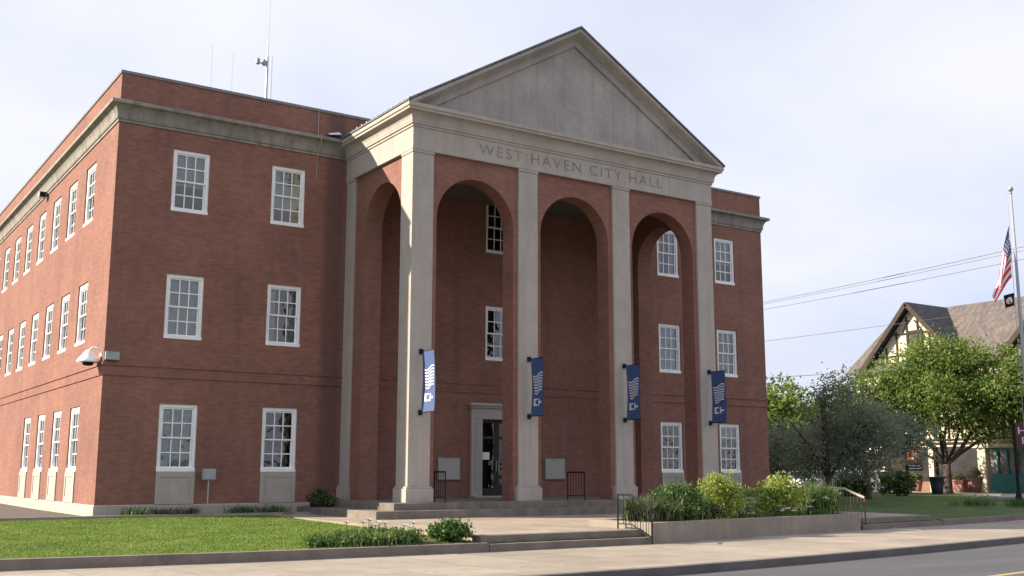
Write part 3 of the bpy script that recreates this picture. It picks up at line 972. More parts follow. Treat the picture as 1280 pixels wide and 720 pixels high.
# windows: casing (the part), sash, pane, blind below it
def make_window(w, h, fw=0.10, kind='blind', drop=0.5):
    """local frame: x across, y into the wall, z up from the sill; origin at bottom centre of the opening"""
    c = MB()
    y0, y1 = 0.0, 0.13
    c.box(-w / 2, -w / 2 + fw, y0, y1, 0.10, h); c.box(w / 2 - fw, w / 2, y0, y1, 0.10, h)
    c.box(-w / 2 + fw, w / 2 - fw, y0, y1, h - fw, h); c.box(-w / 2, w / 2, y0 - .045, y1, 0, 0.10)
    o = c.build('window', M['white'])
    s = MB()
    iw, zb, zt = w - 2 * fw, 0.10, h - fw
    zmid = (zb + zt) / 2
    x0, x1 = -iw / 2, iw / 2
    st, mu = 0.048, 0.034
    for (za, zc, yy) in ((zb, zmid + .02, 0.075), (zmid - .02, zt, 0.035)):
        s.box(x0, x0 + st, yy, yy + .035, za, zc); s.box(x1 - st, x1, yy, yy + .035, za, zc)
        s.box(x0 + st, x1 - st, yy, yy + .035, za, za + st); s.box(x0 + st, x1 - st, yy, yy + .035, zc - st, zc)
        for k in (1, 2):
            xx = x0 + st + (iw - 2 * st) * k / 3
            s.box(xx - mu / 2, xx + mu / 2, yy + .005, yy + .028, za + st, zc - st)
        zz = (za + zc) / 2
        s.box(x0 + st, x1 - st, yy + .007, yy + .026, zz - mu / 2, zz + mu / 2)
    s.build('sash', M['white'], o)
    g = MB()
    for (za, zc, yy) in ((zb + .03, zmid, 0.092), (zmid, zt - .03, 0.052)):
        g.poly([(x0 + .02, yy, za), (x1 - .02, yy, za), (x1 - .02, yy, zc), (x0 + .02, yy, zc)])
    g.build('pane', M['glass'], o)
    if kind == 'blind':
        b = MB()
        zlow = zt - (zt - zb) * drop
        z = zt
        while z > zlow:
            b.poly([(x0, .165, z), (x1, .165, z), (x1, .150, z - .05), (x0, .150, z - .05)])
            z -= .046
        b.build('blind', M['blind'], o)
    elif kind == 'curtain':
        b = MB()
        N = 40
        for i in range(N):
            xa, xb = x0 + iw * i / N, x0 + iw * (i + 1) / N
            if drop < 1 and abs((i + .5) / N - .5) < (1 - drop) / 2: continue
            f_ = lambda q: .18 + .018 * sin(q * 75)
            b.poly([(xa, f_(xa), zb), (xb, f_(xb), zb), (xb, f_(xb), zt), (xa, f_(xa), zt)])
        b.build('curtain', M['curtain'], o)
    return o
KINDS = {('blind', .55): None, ('blind', .95): None, ('curtain', 1.0): None, ('curtain', .55): None, ('none', 0): None, ('blind', .3): None}
proto = {}
def place_window(w, h, key, loc, rot=0.0):
    k = (round(w, 2), round(h, 2), key)
    if k not in proto:
        o = make_window(w, h, .155 if w == SW else .10, kind=key[0], drop=key[1]); proto[k] = o
    else:
        o = copy_tree(proto[k])
    o.parent = hall
    o.location = Vector(loc) - hall.location
    o.rotation_euler = (0, 0, rot)
HW = [b - a for a, b in WZ]
front_kinds = {(0, 0): ('curtain', 1.0), (0, 1): ('blind', .95), (0, 2): ('blind', .55), (1, 0): ('none', 0), (1, 1): ('curtain', .55), (1, 2): ('blind', .75)}
alt = [('curtain', 1.0), ('blind', .55), ('none', 0), ('blind', .95), ('curtain', .55), ('blind', .3)]
q = 0
for i, xw in enumerate(WIN_X):
    for k, (zb, zt) in enumerate(WZ):
        if xw == 13.77 and k == 0: continue
        key = front_kinds.get((i, k), alt[q % 6]); q += 1
        if i == 2: key = ('none', 0)
        place_window(WW, HW[k], key, (xw, 0.045, zb))
for j, yw in enumerate(SIDE_Y):
    for k, (zb, zt) in enumerate(WZ):
        if k == 0 and j > 3: continue
        place_window(SW, HW[k], alt[(j * 2 + k) % 6], (0.045, yw, zb), -pi / 2)

# ---- portico
PF, PL, PRT = -4.72, 7.57, 19.97       # front face, outer left / right faces
CW = 0.74
COLX = [7.94, 11.83, 15.71, 19.60]
ZF = 0.40
mb = MB()
mb.box(6.9, 20.64, -5.2, -0.03, -0.1, ZF)
mb.box(6.15, 21.39, -5.6, -5.2, -0.1, 0.20); mb.box(6.15, 6.9, -5.2, -0.03, -0.1, 0.20); mb.box(20.64, 21.39, -5.2, -0.03, -0.1, 0.20)
mb.build('portico_platform', M['step_stone'], hall, bevel=0.012)
def column(cx, y0, y1, x0=None, x1=None):
    mb = MB()
    x0 = cx - CW / 2 if x0 is None else x0; x1 = cx + CW / 2 if x1 is None else x1
    mb.box(x0 - .09, x1 + .09, y0 - .09, y1, ZF, ZF + .40)
    mb.box(x0 - .05, x1 + .05, y0 - .05, y1, ZF + .40, ZF + .46)
    mb.box(x0, x1, y0, y1, ZF + .46, 10.91)
    mb.box(x0 - .022, x1 + .022, y0 - .022, y1, 10.91, 11.0)
    mb.build('column', M['stone'], hall, bevel=0.015)
for cx in COLX:
    column(cx, PF, PF + CW)
column(PL + CW / 2, -0.62, -0.03); column(PRT - CW / 2, -0.62, -0.03)

def arch_wall(mb, a0, a1, o0, o1, zb, ztop, zcrown, place, d0, d1, n=22):
    r = (o1 - o0) / 2; c = (o0 + o1) / 2; zs = zcrown - r
    arc = [(c - r * cos(pi * i / n), zs + r * sin(pi * i / n)) for i in range(n + 1)]
    for d in (d0, d1):
        for (p, q) in (((a0, zb), (o0, zs)), ((o1, zb), (a1, zs))):
            mb.poly([place(p[0], p[1], d), place(q[0], p[1], d), place(q[0], q[1], d), place(p[0], q[1], d)])
        for (p, q) in (((a0, zs), (o0, ztop)), ((o1, zs), (a1, ztop))):
            mb.poly([place(p[0], p[1], d), place(q[0], p[1], d), place(q[0], q[1], d), place(p[0], q[1], d)])
        for (p, q) in zip(arc, arc[1:]):
            mb.poly([place(p[0], p[1], d), place(q[0], q[1], d), place(q[0], ztop, d), place(p[0], ztop, d)])
    pts = [(o0, zb)] + arc + [(o1, zb)]
    for (p, q) in zip(pts, pts[1:]):
        mb.poly([place(*p, d0), place(*p, d1), place(*q, d1), place(*q, d0)])
mb = MB()
fp = lambda a, z, d: (a, d, z)
for cxa, cxb in zip(COLX, COLX[1:]):
    a0, a1 = cxa + CW / 2, cxb - CW / 2
    arch_wall(mb, a0, a1, a0 + .16, a1 - .16, ZF, 10.998, 10.38, fp, PF + .09, PF + .70)
sp_ = lambda xf, sgn: (lambda a, z, d: (xf + sgn * d, a, z))
for xf, sgn in ((PL, 1), (PRT, -1)):
    arch_wall(mb, PF + CW, -0.62, PF + CW + .14, -1.36, ZF, 10.998, 10.40, sp_(xf, sgn), .09, .70)
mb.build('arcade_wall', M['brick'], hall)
mb = MB(); mb.box(PL + .1, PRT - .1, PF + .1, -0.04, 11.002, 11.1)
mb.build('portico_ceiling', M['plaster'], hall)
# entablature and pediment
ec = [(-.6, 11.0), (.03, 11.0), (.03, 11.10), (.015, 11.115), (.015, 11.70), (.05, 11.72), (.05, 11.78), (.09, 11.80), (.09, 11.86)] + cove(.10, 11.88, .27, 12.14) + [(.32, 12.16), (.32, 12.22), (.36, 12.25), (.36, 12.36), (0, 12.40)]
mb = MB(); mb.molding([(PL, 0.0), (PL, PF), (PRT, PF), (PRT, 0.0)], ec)
mb.build('entablature', M['stone'], hall)
text_mesh('lettering', 'WEST HAVEN CITY HALL', 0.50, lambda x, y, d: (13.75 + x, PF - .015 - d - .001, 11.235 + y), M['letter'], hall, 0.008, spacing=1.25, width=7.66, bold=-0.004)
XA = 13.77; ZA = 16.22; ZE = 12.37; XE = PL - .36
zl = lambda x: ZE + (ZA - ZE) * (1 - abs(x - XA) / (XA - XE))
mb = MB()
mb.poly([(PL + .1, PF + .06, 12.38), (PRT - .1, PF + .06, 12.38), (XA, PF + .06, zl(XA) - .3)])
mb.build('tympanum', M['tympanum'], hall)
mb = MB()
yt = PF + .06
def blob(cx, cz, rx, rz, t, n=20, ang=0.0):
    ring = []
    for k in range(n):
        a = 2 * pi * k / n
        x_, z_ = rx * cos(a), rz * sin(a)
        ring.append((cx + x_ * cos(ang) - z_ * sin(ang), cz + x_ * sin(ang) + z_ * cos(ang)))
    inner = [(cx + (x_ - cx) * .75, cz + (z_ - cz) * .75) for x_, z_ in ring]
    for k in range(n):
        q = (k + 1) % n
        mb.poly([(ring[k][0], yt, ring[k][1]), (ring[q][0], yt, ring[q][1]), (inner[q][0], yt - t, inner[q][1]), (inner[k][0], yt - t, inner[k][1])])
    mb.poly([(x_, yt - t, z_) for x_, z_ in inner])
blob(XA, 13.85, .95, .95, .012, 32); blob(XA, 13.85, .66, .66, .022, 32); blob(XA, 13.85, .30, .38, .034)
mb.build('relief', M['tympanum'], hall)
rk = [(0.363, 0.0), (0.363, .12), (.325, .14), (.29, .17), (.19, .22), (.10, .29), (.06, .31), (.02, .40), (.02, .52), (-.08, .53)]
mb = MB()
SLP = (ZA - ZE) / (XA - XE)
for sg in (-1, 1):
    xs_ = lambda d: XA + sg * (XA - XE - d / SLP)      # each line of the profile dies on the flat cornice
    for (o0, d0), (o1, d1) in zip(rk, rk[1:]):
        mb.poly([(xs_(d0), PF - o0, ZE), (XA, PF - o0, ZA - d0), (XA, PF - o1, ZA - d1), (xs_(d1), PF - o1, ZE)])
mb.build('raking_cornice', M['tympanum'], hall)
mb = MB()
for sgn in (-1, 1):
    xe = XA + sgn * (XA - XE + .03)
    ze, zt_ = ZE + .005, ZA + .02
    y0, y1 = PF - .40, 7.0
    top = [(xe, y0, ze + .07), (XA, y0, zt_ + .07), (XA, y1, zt_ + .07), (xe, y1, ze + .07)]
    bot = [(p[0], p[1], p[2] - .065) for p in top]
    mb.poly(top); mb.poly(bot)
    for i in range(4):
        mb.poly([top[i], top[(i + 1) % 4], bot[(i + 1) % 4], bot[i]])
mb.build('portico_roof', M['slate'], hall)
for i in range(13):
    y = -4.8 + i * .36
    g_ = MB(); g_.box(XE + .12, XE + .15, y, y + .05, 12.46, 12.60); g_.box(XE + .06, XE + .16, y + .01, y + .04, 12.44, 12.47)
    g_.build('snow_guard', M['steel'], hall)
mb = MB()
mb.poly([(6.75, -.33, 12.46), (7.15, -.36, 12.52), (7.2, -.05, 12.70), (6.8, -.03, 12.60)])
mb.poly([(7.15, -.36, 12.52), (7.25, -.6, 12.46), (7.32, -.1, 12.6), (7.2, -.05, 12.7)])
mb.build('roof_flashing', mat('white_flashing', (0.75, 0.78, 0.85), 0.35, 0.1, 4), hall)

# ---- entrance door
mb = MB()
mb.box(12.55, 13.008, -.14, -.002, 0.40, 3.135); mb.box(14.532, 14.99, -.14, -.002, 0.40, 3.135)
mb.box(12.72, 12.90, -.17, -.14, 0.60, 3.0); mb.box(14.64, 14.82, -.17, -.14, 0.60, 3.0)
mb.box(12.55, 14.99, -.14, -.002, 3.137, 3.52); mb.box(12.50, 15.04, -.20, -.002, 3.522, 3.60); mb.box(12.44, 15.10, -.27, -.002, 3.602, 3.70)
mb.box(12.5, 15.04, -.45, -.004, 0.402, 0.46)
mb.build('door_surround', M['stone'], hall, bevel=0.01)
for sgn in (-1, 1):
    x0, x1 = (13.02, 13.765) if sgn < 0 else (13.775, 14.52)
    d = MB()
    d.box(x0, x0 + .09, .12, .17, .47, 3.12); d.box(x1 - .09, x1, .12, .17, .47, 3.12)
    d.box(x0 + .09, x1 - .09, .12, .17, .47, .72); d.box(x0 + .09, x1 - .09, .12, .17, 2.45, 2.55); d.box(x0 + .09, x1 - .09, .12, .17, 3.02, 3.12)
    door = d.build('door', M['darkmetal'], hall, origin=((x0 + x1) / 2, .12, .47))
    g_ = MB(); g_.poly([(x0 + .08, .145, .7), (x1 - .08, .145, .7), (x1 - .08, .145, 3.05), (x0 + .08, .145, 3.05)])
    g_.build('glass', M['door_glass'], door, origin=((x0 + x1) / 2, .12, .47))
    h_ = MB(); hx = x1 - .05 if sgn < 0 else x0 + .05
    h_.tube([(hx, .12, 1.3), (hx, .06, 1.33), (hx, .06, 1.67), (hx, .12, 1.7)], .014, 8)
    h_.build('handle', M['steel'], door, origin=((x0 + x1) / 2, .12, .47))
    if sgn < 0:
        p_ = MB(); p_.box(x0 + .16, x0 + .45, .136, .142, 1.72, 1.98)
        p_.build('notice', M['paper'], door, origin=((x0 + x1) / 2, .12, .47))
# recessed lobby behind the doors
mb = MB(); mb.box(13.3, 13.9, 1.0, 1.05, .5, 2.9)
mb.build('lobby_screen', M['greybox'], hall)

# lightning cable on the parapet and cornice
mb = MB(); mb.tube([(6.45, -.05, 13.42), (6.45, -.05, 12.47), (6.45, -.32, 12.42), (6.45, -.33, 12.2), (6.45, -.1, 11.85), (6.45, -.02, 11.6), (6.45, -.02, 10.9)], .012, 6)
mb.build('lightning_cable', M['cable_grey'], hall)
# faint wall stains are in the brick material

# ------------------------------------------------------------------ things on the building
def plaque(x0, x1, z0, z1, label):
    e = empty('wall_plaque', ((x0 + x1) / 2, -.02, z0), label, 'plaque', 'stone plaques beside the door')
    b = MB(); b.box(x0, x1, -.05, -.002, z0, z1)
    b.build('slab', mat('pale_plaque', (0.38, 0.36, 0.34), 0.6, 0.1, 2), e, bevel=.008)
    b = MB(); b.box(x0 - .03, x0, -.06, -.002, z0 - .03, z1 + .03); b.box(x1, x1 + .03, -.06, -.002, z0 - .03, z1 + .03)
    b.box(x0, x1, -.06, -.002, z1, z1 + .03); b.box(x0, x1, -.06, -.002, z0 - .03, z0)
    b.build('rim', M['stone_dirty'], e)
plaque(11.27, 12.13, 1.04, 1.76, 'pale square plaque on the brick wall left of the entrance door')
plaque(15.8, 16.67, 1.05, 1.77, 'pale square plaque on the brick wall right of the entrance door')

BAN_LAB = ['sunlit blue banner with white waves on the column nearest the lawn', 'blue banner with white waves on the column beside the entrance door',
           'shaded blue banner with white waves on the second column from the right', 'shaded blue banner with white waves on the rightmost portico column']
BAN_LEAN = [0.05, -0.02, 0.0, 0.02]
def banner(i, cx):
    e = empty('column_banner', (cx, PF, 3.0), BAN_LAB[i], 'banner', 'blue banners on the portico columns')
    y0, y1 = PF - .12, PF - .80
    for z in (4.80, 3.0):
        b = MB(); b.box(cx - .055, cx + .055, PF - .07, PF, z - .075, z + .075); b.tube([(cx, PF - .07, z), (cx, y1 - .04, z)], .014, 8)
        b.build('bracket', M['black'], e)
    ny, nzn = 8, 24
    def pt(u, w, side):
        y = y0 + (y1 - y0) * u
        z = 4.79 - 1.78 * w
        bow = .035 * sin(pi * w) * (1 + .6 * sin(3 * u + i)) + BAN_LEAN[i] * w * (u - .3)
        return (cx + bow + side, y, z)
    b = MB()
    for a in range(ny):
        for c in range(nzn):
            u0, u1, w0, w1 = a / ny, (a + 1) / ny, c / nzn, (c + 1) / nzn
            for s_ in (-.003, .003):
                b.poly([pt(u0, w0, s_), pt(u1, w0, s_), pt(u1, w1, s_), pt(u0, w1, s_)])
    b.build('cloth', M['navy'], e, smooth=True)
    p = MB()
    def stroke(pts, t):
        for (a_, c_) in zip(pts, pts[1:]):
            for s_ in (-.007, .007):
                p.poly([pt(a_[0], a_[1] - t / 2, s_), pt(c_[0], c_[1] - t / 2, s_), pt(c_[0], c_[1] + t / 2, s_), pt(a_[0], a_[1] + t / 2, s_)])
    for k in range(7):                                  # waving flag stripes
        w0 = .30 + k * .050
        N = 14
        lo_, hi_ = (.10 + .02 * k, .95 - .015 * k)
        stroke([(lo_ + (hi_ - lo_) * j / N, w0 + .028 * sin(6.0 * j / N) - .03 * (j / N)) for j in range(N + 1)], .024)
    p.build('wave_print', M['print'], e)
    p = MB()
    # pale lettering block under the flag
    for (ua, ub, wa, wb) in ((.18, .32, .70, .83), (.32, .50, .70, .725), (.32, .50, .80, .83), (.58, .66, .70, .83), (.66, .84, .75, .785)):
        for s_ in (-.007, .007):
            p.poly([pt(ua, wa, s_), pt(ub, wa, s_), pt(ub, wb, s_), pt(ua, wb, s_)])
    p.build('letter_print', M['print'], e)
for i, cx in enumerate(COLX): banner(i, cx)

# security light on the corner
e = empty('security_light', (-.1, .45, 4.4), 'white domed security light with grey box on the building corner', 'lamp')
b = MB(); b.box(.02, .42, -.12, -.002, 4.50, 4.74); b.build('junction_box', M['greybox'], e, bevel=.01)
b = MB(); b.tube([(0, .30, 4.70), (-.12, .32, 4.86), (-.26, .40, 4.88), (-.32, .45, 4.78)], .03, 8); b.box(-.03, -.002, .2, .42, 4.6, 4.78); b.build('arm', M['white'], e)
b = MB(); b.lathe((-.33, .46, 4.44), [(.33, 0), (.33, .03), (.27, .12), (.17, .24), (.10, .33), (.05, .37)], 20); b.build('hood', M['white'], e, smooth=True)
b = MB(); b.lathe((-.33, .46, 4.34), [(.05, 0), (.14, .02), (.17, .10)], 16); b.build('lens', M['black'], e, smooth=True)
# floodlight below the side cornice
e = empty('floodlight', (-.1, 10.7, 11.6), 'small cream floodlight with dark lens under the side cornice', 'lamp')
b = MB(); b.box(-.32, -.08, 10.66, 10.92, 11.66, 11.88); b.build('housing', M['cream'], e, bevel=.02)
b = MB(); b.bar((-.20, 10.65, 11.77), (-.20, 10.58, 11.74), .2, .18); b.build('lens', M['black'], e)
b = MB(); b.bar((-.1, 10.8, 11.75), (0.0, 10.8, 11.75), .06, .06); b.build('bracket', M['steel'], e)
# roof mast and whip aerials
e = empty('antenna_mast', (6.1, 4.0, 12.75), 'grey rooftop mast with small antennas behind the left parapet', 'antenna')
b = MB(); b.tube([(6.08, 4, 12.75), (6.06, 4, 16.5)], .05, 8); b.tube([(6.06, 4, 16.5), (6.06, 4, 17.15)], .018, 6); b.build('pole', M['steel'], e)
for dx in (-.36, -.12):
    b = MB(); b.bar((6.06, 4, 16.2), (6.06 + dx, 4, 16.2), .04, .04); b.lathe((6.06 + dx, 4, 16.12), [(.03, 0), (.085, .04), (.085, .2), (.03, .26)], 8); b.build('antenna', M['greybox'], e)
b = MB(); b.tube([(6.26, 4, 12.75), (6.24, 4, 16.55)], .014, 6); b.build('stay', M['cable_grey'], e)
for x, zt_, lab in ((4.05, 16.6, 'thin whip aerial on the roof, nearest the building corner'), (4.82, 16.45, 'shorter thin whip aerial on the roof beside the mast'), (6.16, 21.0, 'very tall hair-thin whip aerial rising beside the grey roof mast')):
    b = MB(); b.tube([(x, 4.2, 12.75), (x, 4.2, zt_)], [.009, .005], 6); b.lathe((x, 4.2, 12.75), [(.04, 0), (.04, .3)], 8)
    o = b.build('whip_aerial', M['cable_grey'], origin=(x, 4.2, 12.75)); tag(o, lab, 'aerial', 'whip aerials on the roof')
# meter box on a post
e = empty('meter_box', (3.17, -.35, 0), 'small grey utility box on a thin post against the brick wall', 'utility box')
b = MB(); b.tube([(3.17, -.35, -.05), (3.17, -.35, 1.05)], .022, 8); b.build('post', M['steel'], e)
b = MB(); b.box(2.98, 3.36, -.45, -.27, 1.03, 1.36); b.build('cabinet', M['greybox'], e, bevel=.015)
b = MB(); b.box(3.0, 3.34, -.462, -.452, 1.05, 1.34); b.build('door', M['greybox'], e)

# ------------------------------------------------------------------ planter and its plants
e = empty('planter_wall', (13.8, -12.5, -.35), 'long low concrete planter wall beside the front steps', 'planter')
PT = 0.12
pxs = [9.28 + (18.3 - 9.28) * i / 8 for i in range(9)]
b = MB()
top_in = lambda x: FY(x) + .30
for x0, x1 in zip(pxs, pxs[1:]):
    fa, fb = FY(x0), FY(x1)
    b.poly([(x0, fa, ZW - .02), (x1, fb, ZW - .02), (x1, fb, PT), (x0, fa, PT)])
    b.poly([(x0, fa, PT), (x1, fb, PT), (x1, fb + .3, PT), (x0, fa + .3, PT)])
    b.poly([(x0, fa + .3, PT), (x1, fb + .3, PT), (x1, fb + .3, -.1), (x0, fa + .3, -.1)])
    b.poly([(x0, fa + 2.1, PT), (x1, fb + 2.1, PT), (x1, fb + 2.4, PT), (x0, fa + 2.4, PT)])
    b.poly([(x0, fa + 2.4, -.1), (x1, fb + 2.4, -.1), (x1, fb + 2.4, PT), (x0, fa + 2.4, PT)])
    b.poly([(x0, fa + 2.1, -.1), (x1, fb + 2.1, -.1), (x1, fb + 2.1, PT), (x0, fa + 2.1, PT)])
for x, sg in ((9.28, 1), (18.3, -1)):
    f_ = FY(x)
    b.poly([(x, f_, ZW), (x, f_ + 2.4, ZW), (x, f_ + 2.4, PT), (x, f_, PT)])
    b.poly([(x, f_ + .3, PT), (x + sg * .3, f_ + .3, PT), (x + sg * .3, f_ + 2.1, PT), (x, f_ + 2.1, PT)])
    b.poly([(x + sg * .3, f_ + .3, -.1), (x + sg * .3, f_ + 2.1, -.1), (x + sg * .3, f_ + 2.1, PT), (x + sg * .3, f_ + .3, PT)])
b.build('wall', M['planter'], e)
b = MB()
for x0, x1 in zip(pxs, pxs[1:]):
    b.poly([(x0 + .02, FY(x0) + .28, .05), (x1 - .0, FY(x1) + .28, .05), (x1 - .0, FY(x1) + 2.12, .05), (x0 + .02, FY(x0) + 2.12, .05)])
b.build('soil', M['soil'], e)

def shrub(name, label, x, y, z, w, d, h, leafm, nleaf, ls, cat='shrub', group=None, box=False):
    e = empty(name, (x, y, z), label, cat, group)
    if box:
        U = rng.uniform(-1, 1, (nleaf, 3)); ax = rng.integers(0, 3, nleaf); sg = np.sign(rng.uniform(-1, 1, nleaf))
        for k in range(3): U[ax == k, k] = sg[ax == k] * (0.9 + .12 * rng.random((ax == k).sum()))
        C = np.array([x, y, z + h * .5]) + U * np.array([w / 2, d / 2, h * .5]) + rng.normal(size=(nleaf, 3)) * .02
        C[:, 2] = np.maximum(C[:, 2], z + .02)
    else:
        C, _ = crown_points([(x, y, z + h * .5, w / 2, d / 2, h * .52), (x - w * .15, y, z + h * .62, w * .3, d * .3, h * .36), (x + w * .17, y, z + h * .45, w * .34, d * .34, h * .40)], nleaf // 14, 14, .055, .6)
        C[:, 2] = np.maximum(C[:, 2], z + .03)
    V, F = leaf_quads(C, ls, aspect=.5)
    mesh_obj('foliage', V, F, leafm, e)
    s = MB()
    for k in range(9):
        a = random.random() * 2 * pi
        s.tube([(x, y, z - .05), (x + cos(a) * w * .15, y + sin(a) * d * .15, z + h * .35), (x + cos(a) * w * .33, y + sin(a) * d * .33, z + h * (.5 + .35 * random.random()))], [.018, .012, .005], 5)
    s.build('stems', M['bark'], e)
    return e
def strap_clump(name, label, pts, h, wd_, n, leafm, lean=.55, group=None, cat='plant', flowers=0, spread=.12, leafy=0):
    P = np.array(pts)
    e = empty(name, tuple(P.mean(0)), label, cat, group)
    idx = rng.integers(0, len(P), n)
    B = P[idx] + rng.normal(size=(n, 3)) * np.array([spread, spread, 0])
    V, F = blades_mesh(B, h, wd_, lean, .55, 4)
    if leafy:
        q = rng.integers(0, len(P), leafy)
        C = P[q] + rng.normal(size=(leafy, 3)) * np.array([spread * 1.2, spread * 1.2, h * .16]) + np.array([0, 0, h * .42])
        V2, F2 = leaf_quads(C, h * .13, .4, .55)
        F = F + [tuple(i + len(V) for i in f) for f in F2]
        V = np.concatenate([V, V2])
    mesh_obj('leaves', V, F, leafm, e)
    if flowers:
        s, fl = MB(), MB()
        for k in range(flowers):
            p = P[random.randrange(len(P))] + rng.normal(size=3) * np.array([.15, .15, 0])
            hh = h * random.uniform(.75, 1.25)
            s.tube([tuple(p), (p[0], p[1], p[2] + hh)], .006, 5)
            for j in range(6):
                a = j * pi / 3
                c = Vector((p[0], p[1], p[2] + hh))
                r_ = Vector((cos(a), sin(a), .55)) * .085
                t_ = Vector((-sin(a), cos(a), 0)) * .042
                fl.poly([c, c + r_ * .6 + t_, c + r_, c + r_ * .6 - t_])
        s.build('foliage', M['leaf_bed'], e); fl.build('blossoms', M['petal'], e)  # thin flower stalks, then the petals they carry
    return e
def planter_pts(x0, x1, v0, v1, n, z=.05):
    r = []
    for _ in range(n):
        x = random.uniform(x0, x1); r.append((x, FY(x) + random.uniform(v0, v1), z))
    return r
strap_clump('ornamental_grass', 'dark arching strap-leaf clump at the left end of the planter', planter_pts(9.65, 11.0, .45, 1.7, 9), .72, .032, 1000, M['leaf_strap'], .6, leafy=200)
shrub('dark_shrub', 'taller dark green mound between the grassy end and the first golden bush', 11.25, FY(11.25) + 1.0, .05, 1.5, 1.4, .98, M['leaf_bed'], 5200, .036)
strap_clump('ornamental_grass', 'upright pale-tipped blades rising through the dark mound in the planter', planter_pts(10.7, 11.7, .5, 1.5, 9), .98, .028, 380, M['leaf_spike'], .22)
shrub('dark_shrub', 'low dark green shrub below the round yellow-green bush in the planter', 12.0, FY(12.1) + .75, .05, 1.1, .7, .52, M['leaf_strap'], 2600, .035)
shrub('golden_shrub', 'round yellow-green bush nearest the steps in the planter', 12.85, FY(12.85) + .85, .05, 1.22, 1.15, 1.22, M['leaf_yellow'], 8000, .030)
shrub('box_hedge', 'low clipped bright green hedge between two round golden bushes', 14.25, FY(14.25) + 1.25, .05, 1.9, .75, .78, M['leaf_hedge'], 8500, .030, 'hedge', box=True)
shrub('golden_shrub', 'round yellow-green bush right of the clipped hedge in the planter', 15.55, FY(15.55) + .85, .05, 1.28, 1.2, 1.18, M['leaf_yellow'], 8000, .030)
strap_clump('spiky_plant', 'upright spiky green plants at the right end of the planter', planter_pts(16.75, 18.0, .45, 1.5, 14), .98, .028, 520, M['leaf_spike'], .22, leafy=200)
shrub('green_shrub', 'mid green mound under the spiky plants at the planter end', 17.35, FY(17.35) + 1.0, .05, 1.6, 1.3, .82, M['leaf_bed'], 5200, .036)
strap_clump('white_flowers', 'small white flowers at the front of the planter below a golden bush', planter_pts(14.9, 16.2, .36, .66, 12), .24, .012, 220, M['leaf_bed'], .5, flowers=15, cat='flowers')
strap_clump('pale_perennial', 'pale low leafy perennial in front of the clipped hedge', planter_pts(13.6, 14.4, .38, .6, 6), .22, .02, 160, M['leaf_strap'], .6)

# flower bed on the lawn beside the plaza
mb = MB()
mb.poly([(.9, FY(.9) + .22, -.178), (4.68, FY(4.68) + .22, -.176), (4.68, -12.0, -.15), (3.2, -11.9, -.15), (1.6, -12.6, -.165)])
structure(mb.build('flower_bed', M['soil']))
def bed_pts(x0, x1, v0, v1, n, z=-.17):
    return [(x := random.uniform(x0, x1), FY(x) + random.uniform(v0, v1), z) for _ in range(n)]
strap_clump('bed_plant', 'sprawling green perennial at the left end of the flower bed', bed_pts(1.1, 2.0, .5, 1.0, 14), .27, .03, 420, M['leaf_bed'], .9, group='leafy plants in the flower bed', spread=.10, leafy=900)
strap_clump('bed_plant', 'pale grassy perennial with a few white blooms in the flower bed', bed_pts(1.9, 2.8, .5, 1.4, 14), .37, .03, 620, M['leaf_spike'], .6, group='leafy plants in the flower bed', flowers=9, leafy=500)
strap_clump('bed_plant', 'dark green leafy clump in the middle of the flower bed', bed_pts(2.75, 3.3, .55, 1.4, 10), .38, .035, 420, M['leaf_bed'], .6, group='leafy plants in the flower bed', flowers=3, leafy=900)
shrub('bed_shrub', 'rounded dense green clump beside the top of the broad front steps', 4.22, FY(4.2) + .75, -.17, .88, .75, .42, M['leaf_bed'], 3200, .045)
# plants against the wall
def wall_pts(x0, x1, n): return [(random.uniform(x0, x1), random.uniform(-.75, -.35), 0) for _ in range(n)]
strap_clump('wall_plant', 'bright strappy tuft at the wall base nearest the building corner', wall_pts(.75, 1.2, 5), .36, .03, 160, M['leaf_mid'], .7, group='plants along the wall base')
strap_clump('wall_plant', 'dark low clump under the corner ground floor window', wall_pts(1.5, 2.7, 9), .32, .03, 300, M['leaf_strap'], .8, group='plants along the wall base')
strap_clump('wall_plant', 'dark green low clump under the window beside the portico', wall_pts(3.9, 5.4, 12), .34, .03, 420, M['leaf_bed'], .8, group='plants along the wall base')
shrub('corner_shrub', 'dark shrub in the corner between brick wing and portico', 6.55, -1.0, .0, .7, 1.1, .75, M['leaf_strap'], 1600, .045)

# ------------------------------------------------------------------ handrails
def railing(label, path, h, m, n=5, group=None, top=None):
    p0, p1 = Vector(path[0]), Vector(path[-1])
    e = empty('handrail', tuple(p0), label, 'railing', group)
    pts = [Vector(p) for p in path]
    r = MB(); r.tube([p + Vector((0, 0, h)) for p in pts], .036 if top else .024, 8); r.build('rail', top or m, e)
    r = MB(); r.tube([p + Vector((0, 0, .12)) for p in pts], .014, 6); r.build('bottom_rail', m, e)
    L = [(pts[i + 1] - pts[i]).length for i in range(len(pts) - 1)]
    for k in range(n):
        t = k / (n - 1) * sum(L)
        i = 0
        while i < len(L) - 1 and t > L[i]: t -= L[i]; i += 1
        q = pts[i].lerp(pts[i + 1], t / L[i])
        b = MB(); ends = k in (0, n - 1)
        b.tube([q + Vector((0, 0, -.12 if ends else .12)), q + Vector((0, 0, h))], .022 if ends else .010, 6)
        b.build('post' if ends else 'baluster', m, e)
railing('black iron handrail on the portico steps left of the door', [(8.62, -5.1, .42), (8.62, -4.45, .42)], .86, M['black'], 6, 'black handrails at the steps')
railing('black iron handrail on the portico steps right of the door', [(13.72, -5.1, .42), (13.72, -4.2, .42)], .86, M['black'], 7, 'black handrails at the steps')
